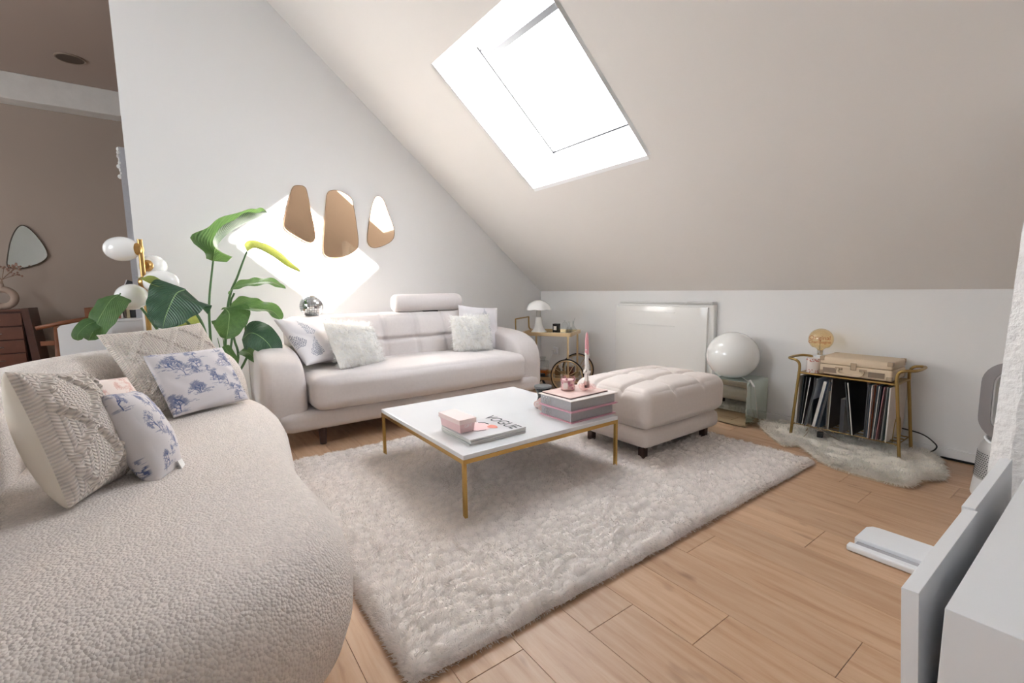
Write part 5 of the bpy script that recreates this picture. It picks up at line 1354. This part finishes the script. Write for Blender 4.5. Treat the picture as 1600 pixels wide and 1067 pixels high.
# ================================================================== FAR ROOM
DW = mat('walnut_veneer', (112, 68, 52), .4, var=(8, .25)); DW2 = mat('dark_walnut_end', (88, 56, 46), .4, var=(10, .25))
dr_ = thing('wooden_dresser', 'dark walnut chest of drawers with thin steel handles in next room', 'dresser', (-6.2, -1.65, 0))
obj('body', MB().b2((-6.32, -2.25, .06), (-6.02, -1.165, .855)), DW2, dr_, bevel=.003)
obj('top', MB().b2((-6.33, -2.27, .855), (-6.0, -1.163, .872)), DW, dr_, bevel=.002)
ep = MB(); ep.add([(-6.33, -1.163, .88), (-5.98, -1.163, .88), (-5.98, -1.115, .88), (-6.33, -1.115, .88), (-6.33, -1.11, .0), (-5.98, -1.11, .0), (-5.98, -1.05, .0), (-6.33, -1.05, .0)], [(0, 1, 2, 3), (7, 6, 5, 4), (0, 4, 5, 1), (1, 5, 6, 2), (2, 6, 7, 3), (3, 7, 4, 0)])
obj('slanted_end_panel', ep, DW2, dr_)
zz = .842
for k in range(6):
    d_ = obj('drawer', MB().b2((-6.02, -2.22, zz-.118), (-6.0, -1.17, zz-.006)), DW, dr_, bevel=.002)
    obj('handle', MB().b2((-5.985, -1.95, zz-.066), (-5.978, -1.30, zz-.060)), CHROME, d_)
    zz -= .122
# ring vase with dried flowers
vc = Vector((-6.2, -1.31, .872))
va = thing('ring_vase', 'beige ring-shaped vase standing on the walnut dresser', 'vase', vc)
CLAY = mat('beige_ceramic', (176, 156, 142), .8)
obj('ring_body', MB().tube([vc+Vector((0, .078*math.cos(a), .105+.078*math.sin(a))) for a in np.linspace(0, 2*PI, 33)[:-1]], .030, 14, closed=True), CLAY, va, smooth=True)
obj('neck', MB().lathe([(.028, .19), (.018, .215), (.02, .235)], 20, Matrix.Translation(vc)), CLAY, va, smooth=True)
df = thing('dried_flowers', 'spray of dried pinkish flowers standing in the ring vase', 'flowers', vc+Vector((0, 0, .22)))
mb = MB(); r9 = random.Random(21); hd_ = MB()
for k in range(9):
    e = vc+Vector((r9.uniform(-.04, .05), r9.uniform(-.10, .17), r9.uniform(.30, .40))); m_ = vc+Vector((0, .01, .27))
    mb.tube(smooth_open([vc+Vector((0, 0, .20)), m_, e], 4), .0025, 5)
    for j in range(7): hd_.sphere(e+Vector((r9.uniform(-.03, .03), r9.uniform(-.035, .035), r9.uniform(-.025, .025))), .009, 6, 5)
obj('stems', mb, mat('dry_stem', (150, 126, 108), .8), df); obj('flower_heads', hd_, mat('dry_flower', (164, 132, 118), .9), df)
# triangular mirror
tmx = -6.498
W3 = [px(u, v, 0, tmx+.012) for u, v in ((34, 352), (24, 360), (16, 378), (12, 400), (11, 414), (18, 419), (36, 419), (60, 412), (73, 403), (73, 392), (62, 374), (47, 358))]
c = sum(W3, Vector())/len(W3); t = thing('triangular_mirror', 'rounded triangular wall mirror on the taupe wall above dresser', 'mirror', (tmx, c.y, c.z))
sp = smooth_closed([(0, p.y-c.y, p.z-c.z) for p in W3], 4); Mx = Matrix(((0, 0, 1, 0), (1, 0, 0, 0), (0, 1, 0, 0), (0, 0, 0, 1)))
obj('mirror_glass', MB().prism([(p.y, p.z) for p in sp], .014, Mx), mat('mirror_silver', (214, 220, 218), .02, 1), t, local=True)
obj('rim', MB().tube([(.014, p.y, p.z) for p in sp], .005, 6, closed=True), mat('mirror_rim', (92, 84, 76), .4, .6), t, local=True, smooth=True)
# ceiling speaker
ccx = px(110, 93, 2, 3.03); cl2 = thing('ceiling_spot', 'round recessed fitting in the taupe ceiling of next room', 'ceiling light', (ccx.x, ccx.y, 3.04))
obj('trim_ring', MB().tube([Vector((ccx.x+.098*math.cos(a), ccx.y+.098*math.sin(a), 3.037)) for a in np.linspace(0, 2*PI, 40)[:-1]], .009, 8, closed=True), mat('taupe_ring', (142, 124, 110), .4), cl2, smooth=True)
obj('recess', MB().lathe([(.092, 3.032), (.092, 3.039)], 36, Matrix.Translation((ccx.x, ccx.y, 0))), mat('recess_dark', (86, 72, 62), .7), cl2)
# armchair
TEAK = mat('teak', (138, 86, 58), .45, var=(12, .2))
ac = thing('wooden_armchair', 'teak armchair with cane back behind the white desk', 'chair', (-5.75, -.85, 0))
def XP(u, v, x=-5.7): return px(u, v, 0, x)
a0, a1 = XP(56, 513), XP(140, 497)
obj('armrest', MB().tube([a0, (a0+a1)/2+Vector((0, 0, .004)), a1], .018, 8), TEAK, ac, smooth=True)
b0_, b1_ = XP(64, 538), XP(128, 532); obj('lower_rail', MB().box((b0_+b1_)/2, (.03, (b1_-b0_).length, .04)), TEAK, ac)
l0, l1 = XP(88, 510), XP(80, 560); l1.z = 0; obj('leg', MB().rod(l0, Vector((l0.x, l0.y-.03, 0)), .02, 10), TEAK, ac, smooth=True)
l0 = XP(138, 500); obj('leg', MB().rod(l0, Vector((l0.x, l0.y+.03, 0)), .02, 10), TEAK, ac, smooth=True)
k0, k1 = XP(131, 481), XP(168, 520)
fr = MB(); yb0, yb1, zb1, zb0 = k0.y, k0.y+.50, k0.z, k0.z-.38
for a, b in (((yb0, zb0), (yb0+.045, zb1)), ((yb1-.045, zb0), (yb1, zb1)), ((yb0+.045, zb1-.045), (yb1-.045, zb1)), ((yb0+.045, zb0), (yb1-.045, zb0+.045))): fr.b2((-5.74, a[0], a[1]), (-5.70, b[0], b[1]))
obj('back_frame', fr, TEAK, ac, bevel=.004)
obj('cane_panel', MB().b2((-5.725, yb0+.045, zb0+.045), (-5.715, yb1-.045, zb1-.045)), mat('cane', (184, 146, 108), .7, bump=('voronoi', 120, .6, .002)), ac)
obj('seat', MB().b2((-5.75, yb0-.12, .38), (-5.25, yb1, .43)), mat('cane', (184, 146, 108), .7), ac, bevel=.01)
# white desk with rounded end panel
X5 = -5.15
dk = thing('white_desk', 'white desk with rounded end panel in the next room', 'desk', (X5, -.5, 0))
p0, p1 = XP(166, 499, X5), XP(220, 497, X5)
obj('cabinet', MB().b2((X5-.45, p0.y-.10, .02), (X5, p1.y+.05, p0.z-.02)), WHITEP, dk, bevel=.004)
obj('desktop', MB().b2((X5-.47, p0.y-.12, p0.z-.02), (X5+.01, p1.y+.07, p0.z)), WHITEP, dk, bevel=.004)
X6 = -4.95
q = [XP(u, v, X6) for u, v in ((90, 520), (89, 513), (94, 509), (125, 503), (160, 497), (175, 497), (175, 560), (95, 560), (93, 545))]
sp = smooth_closed([(0, p.y, p.z) for p in q[:6]], 1)
obj('end_panel', MB().prism([(p.y, p.z) for p in q], .02, Matrix(((0, 0, 1, X6-.02), (1, 0, 0, 0), (0, 1, 0, 0), (0, 0, 0, 1)))), WHITEP, dk, bevel=.003)
dz = p0.z
bk0, bk1 = XP(176, 496, -5.3), XP(199, 438, -5.3)
pf = thing('leaning_picture', 'dark photo print with white edge leaning on the white desk', 'picture', (-5.3, (bk0.y+bk1.y)/2, dz))
dvv = (bk1-bk0); Lp = dvv.length; ydir = dvv.normalized(); Mp = basis(Vector((0, ydir.z, -ydir.y)), ydir, bk0+Vector((0, 0, .003)))
obj('print', MB().b2((0, 0, 0), (.16, Lp, .012), Mp), mat('dark_photo', (58, 58, 62), .4, var=(10, .3)), pf)
obj('white_edge', MB().b2((-.008, 0, -.002), (0, Lp, .014), Mp), WHITEP, pf)
for i, (u, col_, h_, lb) in enumerate(((188, (140, 70, 56), .12, 'rust red book standing on the white desk'), (193, (206, 200, 190), .10, 'cream book next to the rust red one'), (197, (96, 82, 70), .11, 'brown book near the lamp pole on the desk'), (202, (180, 164, 130), .085, 'ochre book at the desk row end'))):
    p = XP(u, 497, -5.35)
    t = thing('desk_book', lb, 'book', (-5.35, p.y, dz), group='small books on the white desk')
    obj('pages', MB().b2((-.07, -.009, .001), (.07, .009, h_)), PAGE, t, local=True); cm_ = MB(); cm_.b2((-.071, -.013, 0), (.072, -.010, h_+.003)); cm_.b2((-.071, .010, 0), (.072, .013, h_+.003)); cm_.b2((.071, -.013, 0), (.074, .013, h_+.003)); obj('cover', cm_, mat('desk_book_%d' % i, col_, .6), t, local=True)

# fine repeated marks too small to pick apart one by one
for o in bpy.data.objects:
    b_ = o.name.split('.')[0]
    if b_ in ('heart_print', 'floral_print', 'perforation', 'mirror_tiles', 'flower_heads', 'stems', 'bead_string', 'wax_drips', 'cords', 'screw_cap', 'indicator_light', 'wire_shelf', 'embossed_line'): o['kind'] = 'stuff'
